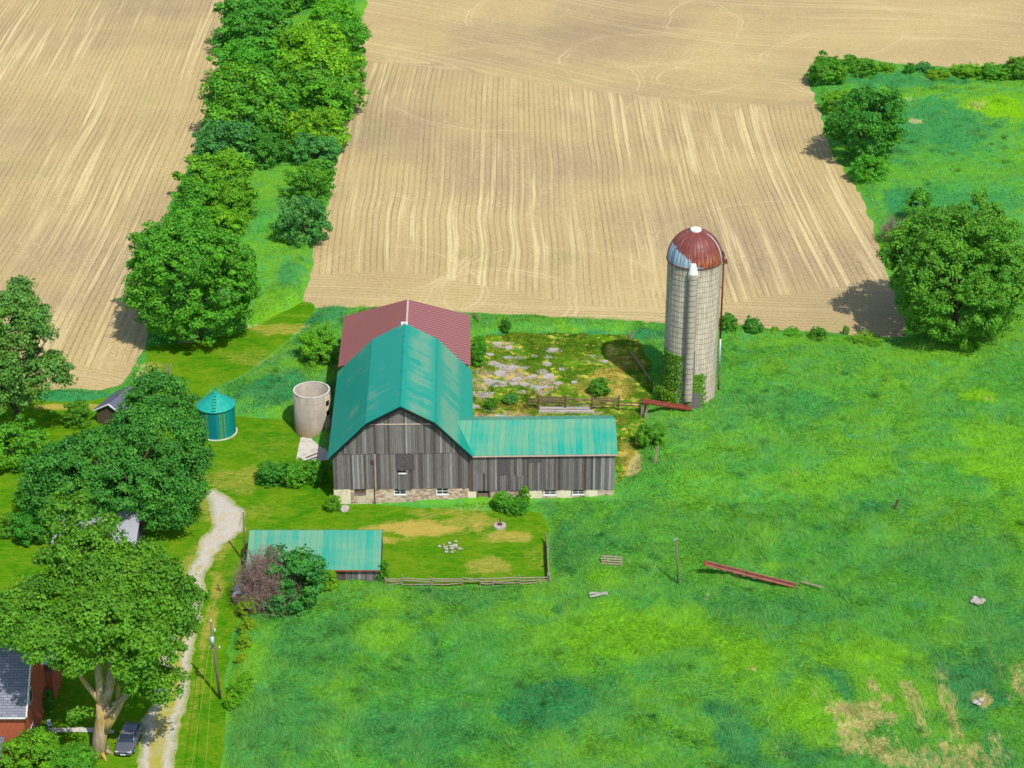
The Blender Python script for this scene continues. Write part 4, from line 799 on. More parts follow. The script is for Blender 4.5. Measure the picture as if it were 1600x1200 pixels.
# ------------------------------------------------------------------ parked car
def make_car(loc, rz):
    e = empty("parked_car", loc, rz, "dark grey hatchback parked facing the camera in the shade beside the driveway", "car")
    paint = M("metallic_grey_paint", .3, .6, .5); paint.col(C(112, 114, 124)); paint = paint.m; blk = plain("tyre_rubber", C(24, 24, 26), .9); wd = .91
    def sec(y, w, zb, zt, r=.14, n=4):
        pts = []
        for (sx, sz, cz) in ((1, 1, zt), (-1, 1, zt), (-1, -1, zb), (1, -1, zb)):
            for i in range(n + 1):
                t = (math.pi / 2) * i / n; a = {(1, 1): 0, (-1, 1): math.pi / 2, (-1, -1): math.pi, (1, -1): 1.5 * math.pi}[(sx, sz)] + t
                pts.append((sx * (w - r) + r * math.cos(a), y, cz - sz * r + r * math.sin(a)))
        return pts
    k = MB(); k.loft([sec(-2.28, .66, .34, .62, .1), sec(-2.2, .80, .26, .72), sec(-1.95, .88, .22, .80), sec(-1.2, wd, .20, .94), sec(-.9, wd, .20, .98), sec(1.3, wd, .20, .98), sec(1.95, .89, .24, 1.0), sec(2.2, .84, .3, .98), sec(2.28, .74, .4, .85, .1)])
    k.build("body", paint, e, True)
    k = MB(); k.loft([sec(-1.05, .78, .9, 1.0, .04), sec(-.35, .66, .9, 1.44, .08), sec(.2, .66, .9, 1.5, .08), sec(1.3, .64, .9, 1.46, .08), sec(1.95, .68, .9, 1.03, .05)]); k.build("glasshouse", MAT['glass'], e, True)
    k = MB(); k.loft([sec(-.34, .64, 1.42, 1.47, .02), sec(.2, .65, 1.46, 1.535, .03), sec(1.0, .64, 1.45, 1.52, .03), sec(1.45, .62, 1.36, 1.43, .02)])
    for s_ in (-1, 1): k.beam((s_ * .80, -1.02, 1.0), (s_ * .66, -.34, 1.46), .07); k.beam((s_ * .62, 1.4, 1.43), (s_ * .70, 1.95, 1.03), .08); k.beam((s_ * .74, .35, 1.0), (s_ * .665, .35, 1.5), .06)
    k.build("roof", paint, e, True)
    for s_ in (-1, 1):
        for y in (-1.42, 1.38):
            k = MB(); k.lathe([(.2, -.11), (.3, -.11), (.33, -.06), (.33, .06), (.3, .11), (.2, .11)], 20); w = k.build("wheel", blk, e, True); w.rotation_euler = (0, math.pi / 2, 0); w.location = (s_ * .83, y, .33)
            k = MB(); k.lathe([(.01, .08), (.2, .1), (.2, -.1), (.01, -.1)], 14); k.build("rim", MAT['galv'], w)
        k = MB(); k.loft([[(s_ * .62 + a * .17, y, .66 + b) for a, b in ((-1, -.06), (1, -.04), (1, .07), (-1, .05))] for y in (-2.24, -2.05)]); k.build("headlight", MAT['white'], e)
        k = MB(); k.box((s_ * .96 - .09, -.78, 1.0), (s_ * .96 + .09, -.66, 1.13)); k.build("side_mirror", paint, e, bevel=.02)
        k = MB(); k.box((s_ * .7 - .12, 2.2, .8), (s_ * .7 + .12, 2.3, .95)); k.build("tail_light", MAT['rust'], e)
    k = MB(); k.box((-.45, -2.31, .50), (.45, -2.27, .62)); k.build("grille", MAT['dark'], e)
    k = MB(); k.box((-.26, -2.325, .36), (.26, -2.30, .48)); k.build("number_plate", MAT['white'], e)
    return e
cxx, cyy = G(202, 1163); make_car((cxx, cyy, .08), R(-5)).scale = (1.1, 1.1, 1.1)

# ------------------------------------------------------------------ poles, cables
def pole(px, py, top, name, label, cat, r=.15, lean=(0, 0), extra=None):
    x, y = G(px, py); z = top; e = empty(name, (x, y, float(hgt(x, y))), 0, label, cat)
    k = MB(); k.tube([(0, 0, -.3), (lean[0] / 2, lean[1] / 2, z / 2), (lean[0], lean[1], z)], [r, r * .85, r * .68], 10); k.build("post", MAT['pole'], e, True); return e
p1 = pole(344, 1092, 10.4, "utility_pole", "leaning wooden utility pole with transformer between driveway and meadow", "utility pole", .17, (-.35, -.1))
k = MB(); k.tube([(-.3, -.42, 7.6), (-.3, -.42, 8.6)], .24, 12); k.build("transformer", MAT['galv'], p1, True)
k = MB(); k.beam((-.75, -.15, 6.9), (.45, -.15, 6.9), .1); k.build("crossarm", MAT['pole'], p1)
k = MB(); k.tube([(-.7, -.15, 6.95), (-.7, -.15, 7.2)], .07, 8); k.tube([(.4, -.15, 6.95), (.4, -.15, 7.2)], .07, 8); k.tube([(-.34, -.1, 10.3), (-.34, -.1, 10.6)], .08, 8); k.tube([(0.05, -.3, 9.3), (0.05, -.3, 9.6)], .08, 8); k.build_each("insulator", MAT['white'], p1)
p2 = pole(383, 881, 8.1, "utility_pole", "thin wooden utility pole at the left end of the long low shed", "utility pole", .13, (.25, 0))
k = MB(); k.tube([(.2, -.2, 7.6), (.2, -.2, 7.9)], .08, 8); k.build_each("insulator", MAT['white'], p2)
p3 = pole(1060, 918, 6.9, "bare_pole", "bare grey pole standing alone in the tall grass left of the red conveyor", "pole", .13, (-.5, 0))
k = MB(); k.beam((-.85, 0, 6.75), (-.35, 0, 6.95), .12); k.build("bracket", MAT['galv'], p3)
x0, y0 = G(344, 1092); cm = plain("cable_sheath", C(150, 160, 70), .6)
for i, (dx, px, lab) in enumerate(((-.72, 290, "left one of two overhead cables running from the pole along the driveway"), (-.30, 316, "right one of two overhead cables running from the pole along the driveway"))):
    A = np.array([x0 + dx, y0 - .15, 7.15 if i == 0 else 6.9]); ex, ey = G(px, 1240, 6.0); B = np.array([ex, ey - 20 * i * 0, 6.0]); k = MB()
    B = A + (B - A) * 2.2; B[2] = 6.6
    k.tube([A + (B - A) * t + np.array([0, 0, -1.6 * 4 * t * (1 - t)]) for t in np.linspace(0, 1, 16)], .022, 5); tag(k.build("power_cable", cm), lab, "cable", "cables of the leaning utility pole")
A = np.array([x0 - .34, y0, 10.5]); x2, y2 = G(383, 881); B = np.array([x2 + .2, y2 - .2, 7.9]); k = MB(); k.tube([A + (B - A) * t + np.array([0, 0, -.9 * 4 * t * (1 - t)]) for t in np.linspace(0, 1, 14)], .012, 4); tag(k.build("power_cable", plain("dark_cable", C(60, 66, 60), .6)), "thin dark cable strung between the two utility poles", "cable")

# ------------------------------------------------------------------ fences
def rail_fence(name, pts, label, hp=1.25, rails=(.35, .75, 1.1), mat='post', seed=1, cat="fence", group=None, posts=None):
    rr_ = random.Random(seed); P = [G(*p) for p in pts]; e = empty(name, (P[0][0], P[0][1], 0), 0, label, cat, group); P = [(a - P[0][0], b - P[0][1]) for a, b in P]
    for i, (a, b) in enumerate(P):
        h = hp * rr_.uniform(.85, 1.25); k = MB(); k.tube([(a, b, -.2), (a + rr_.uniform(-.1, .1), b + rr_.uniform(-.08, .08), h)], [.13, .1], 7); k.build("post", MAT[mat], e)
        if i < len(P) - 1:
            k = MB()
            for z in rails:
                if rr_.random() < .12: continue
                c, d = P[i + 1]; k.tube([(a, b - .12, z + rr_.uniform(-.14, .14)), ((a + c) / 2, (b + d) / 2 - .12, z + rr_.uniform(-.12, .05)), (c, d - .12, z + rr_.uniform(-.14, .14))], [.075, .09, .065], 6)
            k.build_each("rail", MAT[mat], e)
    return e
rail_fence("rail_fence", [(603,915),(628,915),(675,916),(722,915),(750,915),(770,915),(812,914),(856,912)], "low grey split rail fence along the bottom edge of the mown plot", seed=4)
rail_fence("rail_fence", [(858,914),(856,892),(855,868),(854,850)], "short leaning rail fence closing the right side of the mown plot", hp=1.6, rails=(.3, .6, .9, 1.2), seed=8)
rail_fence("yard_fence", [(824,640),(841,640),(883,641),(925,642),(966,642),(1008,646)], "brown wooden yard fence with double rails behind the barn wing", hp=2.0, rails=(1.1, 1.5, 1.85), mat='postd', seed=3)
rail_fence("yard_fence", [(841,633),(883,634),(925,635),(966,636)], "second row of brown rails just behind the yard fence", hp=1.6, rails=(1.0, 1.4), mat='postd', seed=12)
ax_, ay_ = G(842, 646); bx2, by2 = G(928, 648); k = MB(); k.box((0, 0, 0), (bx2 - ax_, .5, .35)); k.box((.1, .7, .3), (bx2 - ax_ - .5, 1.4, .4)); e = k.build("feed_bunk", MAT['slab']); e.location = (ax_, ay_, 0); tag(e, "long pale concrete feed bunk under the brown yard fence", "feed bunk")
# auger between the fence and the silo
e = empty("feed_auger", (*G(1003, 650), 0), 0, "rusty red feed auger trough running from the yard fence to the silo foot", "auger")
c0 = np.array([*G(1003, 650), 2.3]); c1 = np.array([*G(1080, 648), .9]); v = c1 - c0; k = MB(); k.beam((0, 0, 2.3), (v[0], v[1], .9), .7, .3); k.build("trough", MAT['rustp'], e)
k = MB(); k.beam((0, -.36, 2.47), (v[0], v[1] - .36, 1.07), .08, .22); k.beam((0, .36, 2.47), (v[0], v[1] + .36, 1.07), .08, .22); k.build_each("side_rail", MAT['rust'], e)
k = MB()
for (dx, dz) in ((0, 2.3), (.5, 2.2), (-.3, 2.2)): k.tube([(dx * .4, 0, 0 - .1), (dx * .2, 0, dz)], .11, 6)
k.build_each("stand_post", MAT['post'], e)
# ------------------------------------------------------------------ red hay conveyor
A = np.array([*G(1256, 923), .45]); B = np.array([*G(1101, 907), 2.5]); e = empty("hay_conveyor", (A[0], A[1], 0), 0, "long red hay conveyor lying propped up in the tall meadow grass", "conveyor")
a = np.array([0, 0, A[2]]); b = B - np.array([A[0], A[1], 0]); d = (b - a) / np.linalg.norm(b - a); sdv = np.cross(d, (0, 0, 1)); sdv /= np.linalg.norm(sdv)
k = MB(); k.beam(a, b, .62, .06); k.build("bed", plain("rusted_bed", C(92, 58, 54), .85, .4, 2), e)
k = MB(); k.beam(a + sdv * .36, b + sdv * .36, .09, .2); k.beam(a - sdv * .36, b - sdv * .36, .09, .2); k.build_each("side_rail", plain("faded_red_paint", C(168, 96, 78), .7, .3, 1.2), e)
k = MB(); L = np.linalg.norm(b - a)
for i in range(26): q_ = a + d * (L * (i + .5) / 26) + np.array([0, 0, .06]); k.beam(q_ - sdv * .25, q_ + sdv * .25, .07, .05)
k.build("slats", MAT['rustp'], e)
k = MB()
for i in range(5): q_ = a + d * (L * (.5 + .1 * i)) - np.array([0, 0, .22]); k.beam(q_ - sdv * .34, q_ + sdv * .34 , .4, .10)
k.build_each("cross_member", MAT['galv'], e)
k = MB(); k.tube([a + d * L * .12 - np.array([0, 0, .3]) + sdv * .1, a + d * L * .55 - np.array([0, 0, .45]) + sdv * .2], .1, 8); k.build("drive_tube", MAT['galv'], e, True)
k = MB(); m1 = a + d * L * .72; k.beam(m1 + sdv * .3, m1 + sdv * 1.0 - np.array([-1.6, 0, m1[2] - .1]), .07); k.beam(m1 - sdv * .3, m1 - sdv * .8 - np.array([-1.6, 0, m1[2] - .1]), .07); m2 = a + d * L * .3; k.beam(m2 + sdv * .3, (m2[0], m2[1] - .4, 0), .07); k.beam(m2 - sdv * .3, (m2[0], m2[1] + .4, 0), .07); k.build_each("leg", MAT['rustp'], e)
k = MB(); k.tube([b - sdv * .42, b + sdv * .42], .16, 10); k.build("end_roller", MAT['rust'], e)

# ------------------------------------------------------------------ odds and ends in the grass
def leaning_panel(px, py, w, h, lab, tilt=35, rz=-8, n=5, mat='post', name="wooden_panel"):
    x, y = G(px, py); e = empty(name, (x, y, float(hgt(x, y)) + .5), R(rz), lab, "wooden panel")
    k = MB()
    for i in range(n): z = h * (i + .5) / n; k.box((-w / 2, -.02, z - h / n * .27), (w / 2, .02, z + h / n * .27))
    o = k.build("slats", MAT[mat], e); o.rotation_euler.x = R(-tilt)
    k = MB(); k.box((-w / 2 + .15, .03, 0), (-w / 2 + .27, .1, h)); k.box((w / 2 - .27, .03, 0), (w / 2 - .15, .1, h)); o = k.build_each("batten", MAT['postd'], e)
    for o_ in o: o_.rotation_euler.x = R(-tilt)
leaning_panel(955, 892, 2.6, 1.5, "grey slatted wooden panel leaning in the tall grass left of the bare pole", 30, -8)
leaning_panel(292, 541, 2.4, 1.2, "grey slatted crate side half hidden under the big round field maple", 12, 0)
def boards_heap(px, py, lab, L=2.6, col='slab', name="broken_board", n=3, rz=0, cat="board"):
    x, y = G(px, py); k = MB(); r_ = random.Random(int(px))
    for i in range(n):
        a_ = rz + r_.uniform(-.5, .5); dx, dy = math.cos(a_) * L / 2, math.sin(a_) * L / 2; k.beam((-dx, -dy + i * .25, .35 + r_.uniform(0, .3)), (dx, dy + i * .25, .5 + r_.uniform(0, .3)), .28, .06)
    for o in k.build_each(name, MAT[col]):
        o.location = (x, y, float(hgt(x, y)) + .55); tag(o, lab, cat)
        if n > 1: o["group"] = lab
boards_heap(935, 942, "pale broken board lying in the grass below the slatted panel", 2.2)
boards_heap(1268, 925, "thin sun-bleached pole lying at the foot of the conveyor", 3.0, 'post', n=1, rz=-.2)
boards_heap(745, 506, "weathered beam lying behind the barn's red roofed end", 2.6, 'postd', n=1, rz=-1.0)
boards_heap(489, 722, "brown plank lying across the foot of the concrete pad", 2.0, 'postd', n=1, rz=.1)
def stick(px, py, lab, h, lean, name, cat, mat='post', r=.16, n=1):
    x, y = G(px, py); k = MB(); r_ = random.Random(int(px + py))
    for i in range(n): dx, dy = r_.uniform(-.15, .15), r_.uniform(-.1, .1); k.tube([(dx * 2, dy, -.2), (dx + lean[0] * .5, dy + lean[1] * .5, h * .5), (dx * 2 + lean[0], dy + lean[1], h * r_.uniform(.85, 1.1))], [r, r * .9, r * .7], 7)
    o = k.build(name, MAT[mat]); o.location = (x, y, float(hgt(x, y))); tag(o, lab, cat)
stick(262, 587, "weathered stump of a gatepost on the mown track by the left field", 2.0, (.3, 0), "gatepost", "post", n=2)
stick(984, 530, "bundle of bleached stakes in the grass behind the old yard", 1.5, (.5, 0), "fence_stakes", "stakes", n=3, r=.1)
stick(1022, 734, "split old post leaning by the round bush right of the barn wing", 3.4, (.3, .2), "old_post", "post", n=2, r=.13)
stick(1394, 803, "short rusty stump alone in the open meadow right of the conveyor", 2.3, (.5, 0), "rusty_stump", "stump", 'rustp', .19)
stick(1006, 655, "pair of crossed split posts at the right end of the yard fence", 1.9, (.4, .1), "crossed_posts", "posts", n=3, r=.1)
stick(344, 925, "dark leaning stake on the grass strip by the driveway", 1.1, (-.5, .2), "stake", "stake", 'postd', .09)
x, y = G(985, 553); x2, y2 = G(1018, 600); k = MB(); k.tube([(0, 0, .4), ((x2 - x) / 2, (y2 - y) / 2, .55), (x2 - x, y2 - y, .35)], [.13, .15, .1], 7); o = k.build("fallen_log", MAT['post']); o.location = (x, y, 0); tag(o, "thin fallen log lying across the silo's shadow", "log")
# stone lined well
x, y = G(781, 823); e = empty("stone_well", (x, y, 0), 0, "round stone well cover with a pump post on the mown plot", "well")
k = MB(); k.lathe([(.85, 0), (.82, .28), (.4, .34), (.01, .34)], 20); k.build("stone_ring", MAT['slab'], e)
k = MB(); k.lathe([(.36, .345), (.34, .42), (.01, .44)], 14); k.tube([(.05, .1, .4), (.05, .1, 1.2)], .07, 6); k.build("pump", MAT['rustp'], e)
def rocks(px, py, n, sc, lab, name="stone_pile", seed=0, flat=.6, cat="stone"):
    x, y = G(px, py); k = MB(); r_ = random.Random(seed)
    for i in range(n):
        cx, cy, s_ = r_.gauss(0, sc * .8), r_.gauss(0, sc), r_.uniform(.2, .42) * (1 if n > 1 else 2.2) * (1.3 if n == 8 else .62 if n == 26 else 1)
        if n == 1: cx = cy = 0
        V = []; rings = [(-.6, .7), (-.1, 1), (.4, .8), (.75, .35)]
        for (z, rr2) in rings:
            for q_ in range(8): a_ = q_ * math.pi / 4 + z; w_ = s_ * rr2 * r_.uniform(.8, 1.2); V.append((cx + w_ * math.cos(a_), cy + w_ * math.sin(a_), .15 + z * s_ * flat))
        k.add(V, [(i_ * 8 + j, i_ * 8 + (j + 1) % 8, (i_ + 1) * 8 + (j + 1) % 8, (i_ + 1) * 8 + j) for i_ in range(3) for j in range(8)] + [tuple(range(24, 32)), tuple(range(8))[::-1]])
    for o in k.build_each(name if n == 1 else "stone", MAT['slab']):
        o.location = (x, y, float(hgt(x, y)) + (.05 if sdist_all(np.array([x]), np.array([y]))[0] < 0 else .75)); tag(o, lab, cat)
        if n > 1: o["group"] = lab
rocks(705, 857, 26, .75, "small pale stone scattered with others in the middle of the mown plot", seed=2)
rocks(537, 797, 1, .5, "single pale boulder at the barn's left front corner", "boulder", 5, cat="boulder")
rocks(1524, 948, 8, .4, "pale stone showing through the meadow near the right edge", seed=9)
rocks(1530, 1105, 4, .4, "bleached stone low down in the right meadow", seed=19)
# broken slabs of the old yard
sl_lab = "flat broken piece of grey concrete lying in the weedy yard behind the barn wing"; r_ = random.Random(44)
spots = [(770,566,1.5),(788,571,1.7),(806,577,1.4),(783,585,1.8),(778,601,2.3),(797,603,1.1),(815,598,1.3),(833,586,1.1),(850,583,1.5),(863,590,1.5),(875,597,1.0),(835,607,1.7),(851,607,.9),(752,616,2.0),(737,614,1.0),(790,545,1.1),(776,537,1.1),(866,545,1.4),(815,556,1.2),(834,556,.9),(785,650,1.9),(766,640,1.2),(805,662,1.3),(826,572,1.1),(855,571,1.3),(760,592,1.0),(802,590,1.2),(925,557,.9),(942,567,.9),(762,660,1.3),(744,640,1.1),(850,658,1.1),(765,552,1.0),(812,612,1.0),(878,575,1.1),(795,559,1.2),(857,556,1.1),(900,600,.8)]
for i, (px, py, s_) in enumerate(spots):
    x, y = G(px, py); n = r_.choice((5, 6, 7)); V = []; h = r_.uniform(.05, .16); x += r_.uniform(-.5, .5); y += r_.uniform(-.8, .8); tx, ty = r_.uniform(-.06, .06), r_.uniform(-.06, .06)
    ang = sorted(r_.uniform(0, 2 * math.pi / n * .7) + 2 * math.pi * q_ / n for q_ in range(n)); rad = [s_ * .62 * r_.uniform(.7, 1.15) for _ in ang]
    for z in (-.15, h): V += [(rd * math.cos(a_) * 1.15, rd * math.sin(a_), z + (tx * rd * math.cos(a_) + ty * rd * math.sin(a_) if z > 0 else 0)) for a_, rd in zip(ang, rad)]
    k = MB(); k.add(V, [tuple(range(n))[::-1], tuple(range(n, 2 * n))] + [(q_, (q_ + 1) % n, (q_ + 1) % n + n, q_ + n) for q_ in range(n)]); o = k.build("concrete_slab", MAT['slab'], bevel=.02); o.location = (x, y, .03)
    tag(o, sl_lab, "slab", "broken concrete slabs in the old yard")
# patio things by the house
def pot(px, py, lab, r=.3, h=.4, mt='rust'):
    x, y = G(px, py); e = empty("flower_pot", (x, y, .05), 0, lab, "flower pot", "flower pots by the house corner"); k = MB(); k.lathe([(r * .7, 0), (r, h), (r * 1.08, h), (r * 1.08, h + .05), (r * .9, h + .05), (r * .88, h - .08), (.01, h - .08)], 18); k.build("pot", MAT[mt], e, True); return e
POTS = [pot(64, 1152, "largest terracotta pot with a round green plant at the house corner", .45), pot(52, 1158, "small pale flower pot against the brick house", .28, .35, 'white'), pot(74, 1155, "small rust coloured flower pot furthest from the house", .25, .3)]
x, y = G(78, 1138); e = empty("garden_chair", (x, y, .05), R(30), "grey garden chair on the shaded patio beside the brick house", "chair")
k = MB(); k.box((-.25, -.25, .4), (.25, .25, .45)); k.build("seat", MAT['galv'], e); k = MB(); k.box((-.25, .22, .45), (.25, .27, .95)); k.build("backrest", MAT['galv'], e)
for sx in (-.22, .22):
    for sy in (-.22, .22): k = MB(); k.tube([(sx, sy, 0), (sx, sy, .4)], .02, 6); k.build("leg", MAT['galv'], e)

# ------------------------------------------------------------------ foliage
def mat_leaf():
    m = M("leaves", .55, .25); oi = m.n("ShaderNodeObjectInfo").outputs["Color"]; t = m.attr("tone"); p = m.pos()
    c = m.mix(m.rng(t, 0, .5, .5, 0), oi, m.mix(1.0, oi, (.28, .42, .6, 1), 'MULTIPLY')); c = m.mix(m.rng(t, .55, 1, 0, .5), c, m.mix(1.0, oi, (1.9, 1.6, .9, 1), 'MULTIPLY'))
    c = m.mix(m.rng(m.noise(p, .35, 2), .55, .7, 0, .5), c, m.mix(1.0, c, (1.7, 1.1, .6, 1), 'MULTIPLY')); m.col(c); tr = m.n("ShaderNodeBsdfTranslucent"); m.lk(m.mix(1.0, c, (1.3, 1.15, .5, 1), 'MULTIPLY'), tr.inputs[0])
    mx = m.n("ShaderNodeMixShader"); mx.inputs[0].default_value = .26; m.lk(m.p.outputs[0], mx.inputs[1]); m.lk(tr.outputs[0], mx.inputs[2]); m.lk(mx.outputs[0], m.out.inputs[0]); return m.m
MAT['leaf'] = mat_leaf()
def unit(v): return v / (np.linalg.norm(v, axis=-1, keepdims=True) + 1e-9)
def foliage(blobs, npuff, nleaf, leaf, pr, seed, up=.35, low=-.55, lite=None):
    """leaf cards gathered in puffs over a set of ellipsoid lobes; returns V, F, tone"""
    npuff = int(npuff * .36); nleaf = int(nleaf * 2.7); pr *= 1.42
    g = np.random.RandomState(seed); B = np.array(blobs, float); w = (B[:, 3] * B[:, 4] + B[:, 4] * B[:, 5] + B[:, 3] * B[:, 5]); w /= w.sum()
    bi = g.choice(len(B), npuff * 3, p=w); dirs = unit(g.normal(size=(npuff * 3, 3))); dirs[:, 2] = np.where(dirs[:, 2] < low, -dirs[:, 2], dirs[:, 2])
    fr = 1.0 - .32 * g.rand(npuff * 3) ** 1.6; fr *= 1 + .16 * (g.rand(npuff * 3) - .5); b = B[bi]; c = b[:, :3] + dirs * b[:, 3:] * fr[:, None]
    inside = np.zeros(len(c))
    for k_ in range(len(B)):
        q_ = np.linalg.norm((c - B[k_, :3]) / B[k_, 3:], axis=1); inside += (q_ < .72) & (bi != k_)
    ok = np.where(inside == 0)[0][:npuff]; c, dirs = c[ok], dirs[ok]; n = len(c)
    R_ = pr * g.uniform(.5, 1.45, n); ptone = g.rand(n)
    d2 = unit(g.normal(size=(n, nleaf, 3)) + dirs[:, None, :] * .9 + np.array([0, 0, up])); rad = R_[:, None] * (g.rand(n, nleaf) ** .45)
    pos = c[:, None, :] + d2 * rad[..., None] * np.array([1.1, 1.1, .68]) * (1 + .25 * g.normal(size=(n, 1, 3)))
    nrm = unit(d2 * 1.1 + g.normal(size=d2.shape) * .6 + np.array([0, 0, .3])); t1 = unit(np.cross(nrm, unit(g.normal(size=d2.shape)))); t2 = np.cross(nrm, t1)
    s_ = leaf * g.uniform(.6, 1.35, (n, nleaf, 1)); P = pos.reshape(-1, 3); a_ = (t1 * s_ * .5).reshape(-1, 3); b_ = (t2 * s_ * .34).reshape(-1, 3)
    V = np.stack([P - a_, P + b_ * 1.0 - a_ * .1, P + a_, P - b_ - a_ * .1], 1).reshape(-1, 3)
    if not np.isfinite(V).all(): print('NAN', seed)
    tone = np.repeat((ptone[:, None] * .7 + g.rand(n, nleaf) * .3).reshape(-1), 4); return V, np.arange(len(V)).reshape(-1, 4), tone
def crown_obj(data, parent, color, name="crown"):
    V, Fc, t = data; o = mesh_np(name, V, Fc, MAT['leaf'], parent, attrs={"tone": t}); o.color = color; return o
def lobes(Rx, Rz, zc, n, seed, core=.66, lob=.42):
    g = np.random.RandomState(seed); L = [(0, 0, zc, Rx * core, Rx * core, Rz * core)]
    for i in range(n):
        d = unit(g.normal(size=3)); d[2] = abs(d[2]) * 1.0 - .35; d = unit(d); k_ = lob * g.uniform(.75, 1.2)
        o_ = g.uniform(.94, 1.14); L.append((d[0] * Rx * (1 - k_) * o_, d[1] * Rx * (1 - k_) * o_, zc + d[2] * Rz * (1 - k_) * o_, Rx * k_, Rx * k_, Rz * k_))
    return L
def limbs(R0, zc, Rx, n, seed, trunk_r, mat, parent, twigs=0, zfork=None):
    g = random.Random(seed); k = MB(); zf = zfork or zc * .45; k.tube([(0, 0, -.4), (.1, .05, zf * .5), (0.1, 0, zf), (0, 0, zc)], [trunk_r * 1.25, trunk_r, trunk_r * .85, trunk_r * .3], 9)
    for i in range(n):
        a_ = 2 * math.pi * i / n + g.uniform(-.4, .4); r_ = Rx * g.uniform(.5, .85); z1 = zc + g.uniform(-.1, .5) * R0
        k.tube([(.1, 0, zf * g.uniform(.8, 1.1)), (math.cos(a_) * r_ * .45, math.sin(a_) * r_ * .45, (zf + z1) / 2), (math.cos(a_) * r_, math.sin(a_) * r_, z1)], [trunk_r * .5, trunk_r * .32, trunk_r * .08], 6)
        for j in range(twigs): b_ = a_ + g.uniform(-.6, .6); k.tube([(math.cos(a_) * r_ * .6, math.sin(a_) * r_ * .6, z1 * .8), (math.cos(b_) * r_ * 1.2, math.sin(b_) * r_ * 1.2, z1 + g.uniform(-.5, 1))], [trunk_r * .12, .02], 4)
    return k.build("trunk", mat, parent, True)
# six crown shapes shared by the hedgerow trees and shrubs, radius 1 unit = 5 m
VAR = []
for i in range(6):
    Rx = 5.0; L = lobes(Rx, Rx * .92, Rx * .95, 9 + i % 3, 100 + i, .62, .42); L += [(0, 0, Rx * .5, Rx * .86, Rx * .86, Rx * .5)]; VAR.append(foliage(L, 400, 30, .42, .72, 200 + i, low=-.75))
VARM = []
for i, dta in enumerate(VAR):
    me = mesh_np("crown", dta[0], dta[1], MAT['leaf'], attrs={"tone": dta[2]}); VARM.append(me.data); bpy.data.objects.remove(me)
tk = MB(); tk.tube([(0, 0, -.5), (.1, 0, 2.2), (0, 0, 5.0)], [.34, .26, .1], 8)
for a_ in (0.3, 1.9, 3.4, 5.0): tk.tube([(.1, 0, 1.6), (math.cos(a_) * 1.6, math.sin(a_) * 1.6, 3.6), (math.cos(a_) * 3.2, math.sin(a_) * 3.2, 5.4)], [.18, .12, .03], 5)
TKO = tk.build("trunk", MAT['barkd'], None, True); TKM = TKO.data; bpy.data.objects.remove(TKO)
GR = dict(mid=(.085, .32, .018, 1), dark=(.055, .26, .022, 1), lime=(.12, .37, .014, 1), blue=(.070, .27, .055, 1), yel=(.15, .39, .012, 1), gold=(.24, .40, .010, 1))
def small_tree(px, py, rx, rz_, col, var, label, cat="tree", name="tree", zlow=.0, group=None, depth=1.0):
    s = px_m(py + 30); Rx = rx / s; Rz = rz_ / s; zc = zlow + Rz * .95; x, y = G(px, py, zc)
    e = empty(name, (x, y, float(hgt(x, y))), random.Random(int(px * 7 + py)).uniform(0, 6.28), label, cat, group)
    o = bpy.data.objects.new("crown", VARM[var % 6]); COL.objects.link(o); o.parent = e; c = GR[col]; j = random.Random(int(px + py * 3)); f = j.uniform(.88, 1.14); o.color = (c[0] * f * j.uniform(.85, 1.2), c[1] * f, c[2] * f, 1)
    o.scale = (Rx / 5 * depth, Rx / 5 * depth, Rz / 5)
    t = bpy.data.objects.new("trunk", TKM); COL.objects.link(t); t.parent = e; t.scale = (Rx / 6, Rx / 6, Rz / 5.4); return e
HG = "trees of the hedgerow between the two fields"
HEDGE = [  # px, py, rx, rz, colour, label
 (392,38,52,42,'dark',"dense dark green tree topmost in the left row of the hedgerow"),
 (432,-4,34,30,'mid',"tree cut by the upper edge above the hedgerow's left row"),
 (478,-12,30,24,'dark',"dark tree cut by the upper edge between the hedgerow's two rows"),
 (385,98,46,36,'mid',"tree second from the top in the left row of the hedgerow"),
 (372,132,36,32,'lime',"yellow-green tree on the field edge third in the left row of the hedgerow"),
 (386,170,60,52,'mid',"broad tree fourth from the top in the left row of the hedgerow"),
 (410,232,34,30,'dark',"dark small tree leaning into the grassy lane halfway down"),
 (352,226,46,40,'blue',"bluish green tree fifth in the left row of the hedgerow"),
 (335,276,48,40,'lime',"bright tree sixth in the left row of the hedgerow"),
 (362,318,34,36,'lime',"yellow-green tree beside the lane just above the big round maple"),
 (312,310,36,34,'mid',"small tree on the field edge just above the big round maple"),
 (296,352,34,28,'mid',"low tree squeezed between the field edge and the top of the round maple"),
 (352,350,30,26,'lime',"low tree filling the gap between the lane and the round maple"),
 (520,22,36,32,'lime',"light green tree topmost in the right row of the hedgerow"),
 (536,58,34,30,'mid',"small tree second in the right row jutting toward the large field"),
 (494,66,40,32,'yel',"yellowish tree second in the right row beside the lane"),
 (506,108,52,42,'yel',"broad yellowish tree third in the right row of the hedgerow"),
 (546,108,24,24,'mid',"small tree bulging out over the field edge on the right row"),
 (508,150,50,36,'mid',"broad tree fourth in the right row of the hedgerow"),
 (496,205,46,36,'yel',"bright tree fifth in the right row of the hedgerow"),
 (492,236,32,26,'blue',"bluish shrub under the bright fifth tree of the right row"),
 (486,285,33,32,'mid',"round tree sixth in the right row standing apart above the last bush"),
 (475,345,36,38,'blue',"blue-green rounded bush lowest in the right row of the hedgerow"),
 (455,180,22,20,'dark',"small dark bush between the rows in the middle of the lane"),
 (432,72,24,22,'lime',"small yellow-green bush between the rows near the top of the lane")]
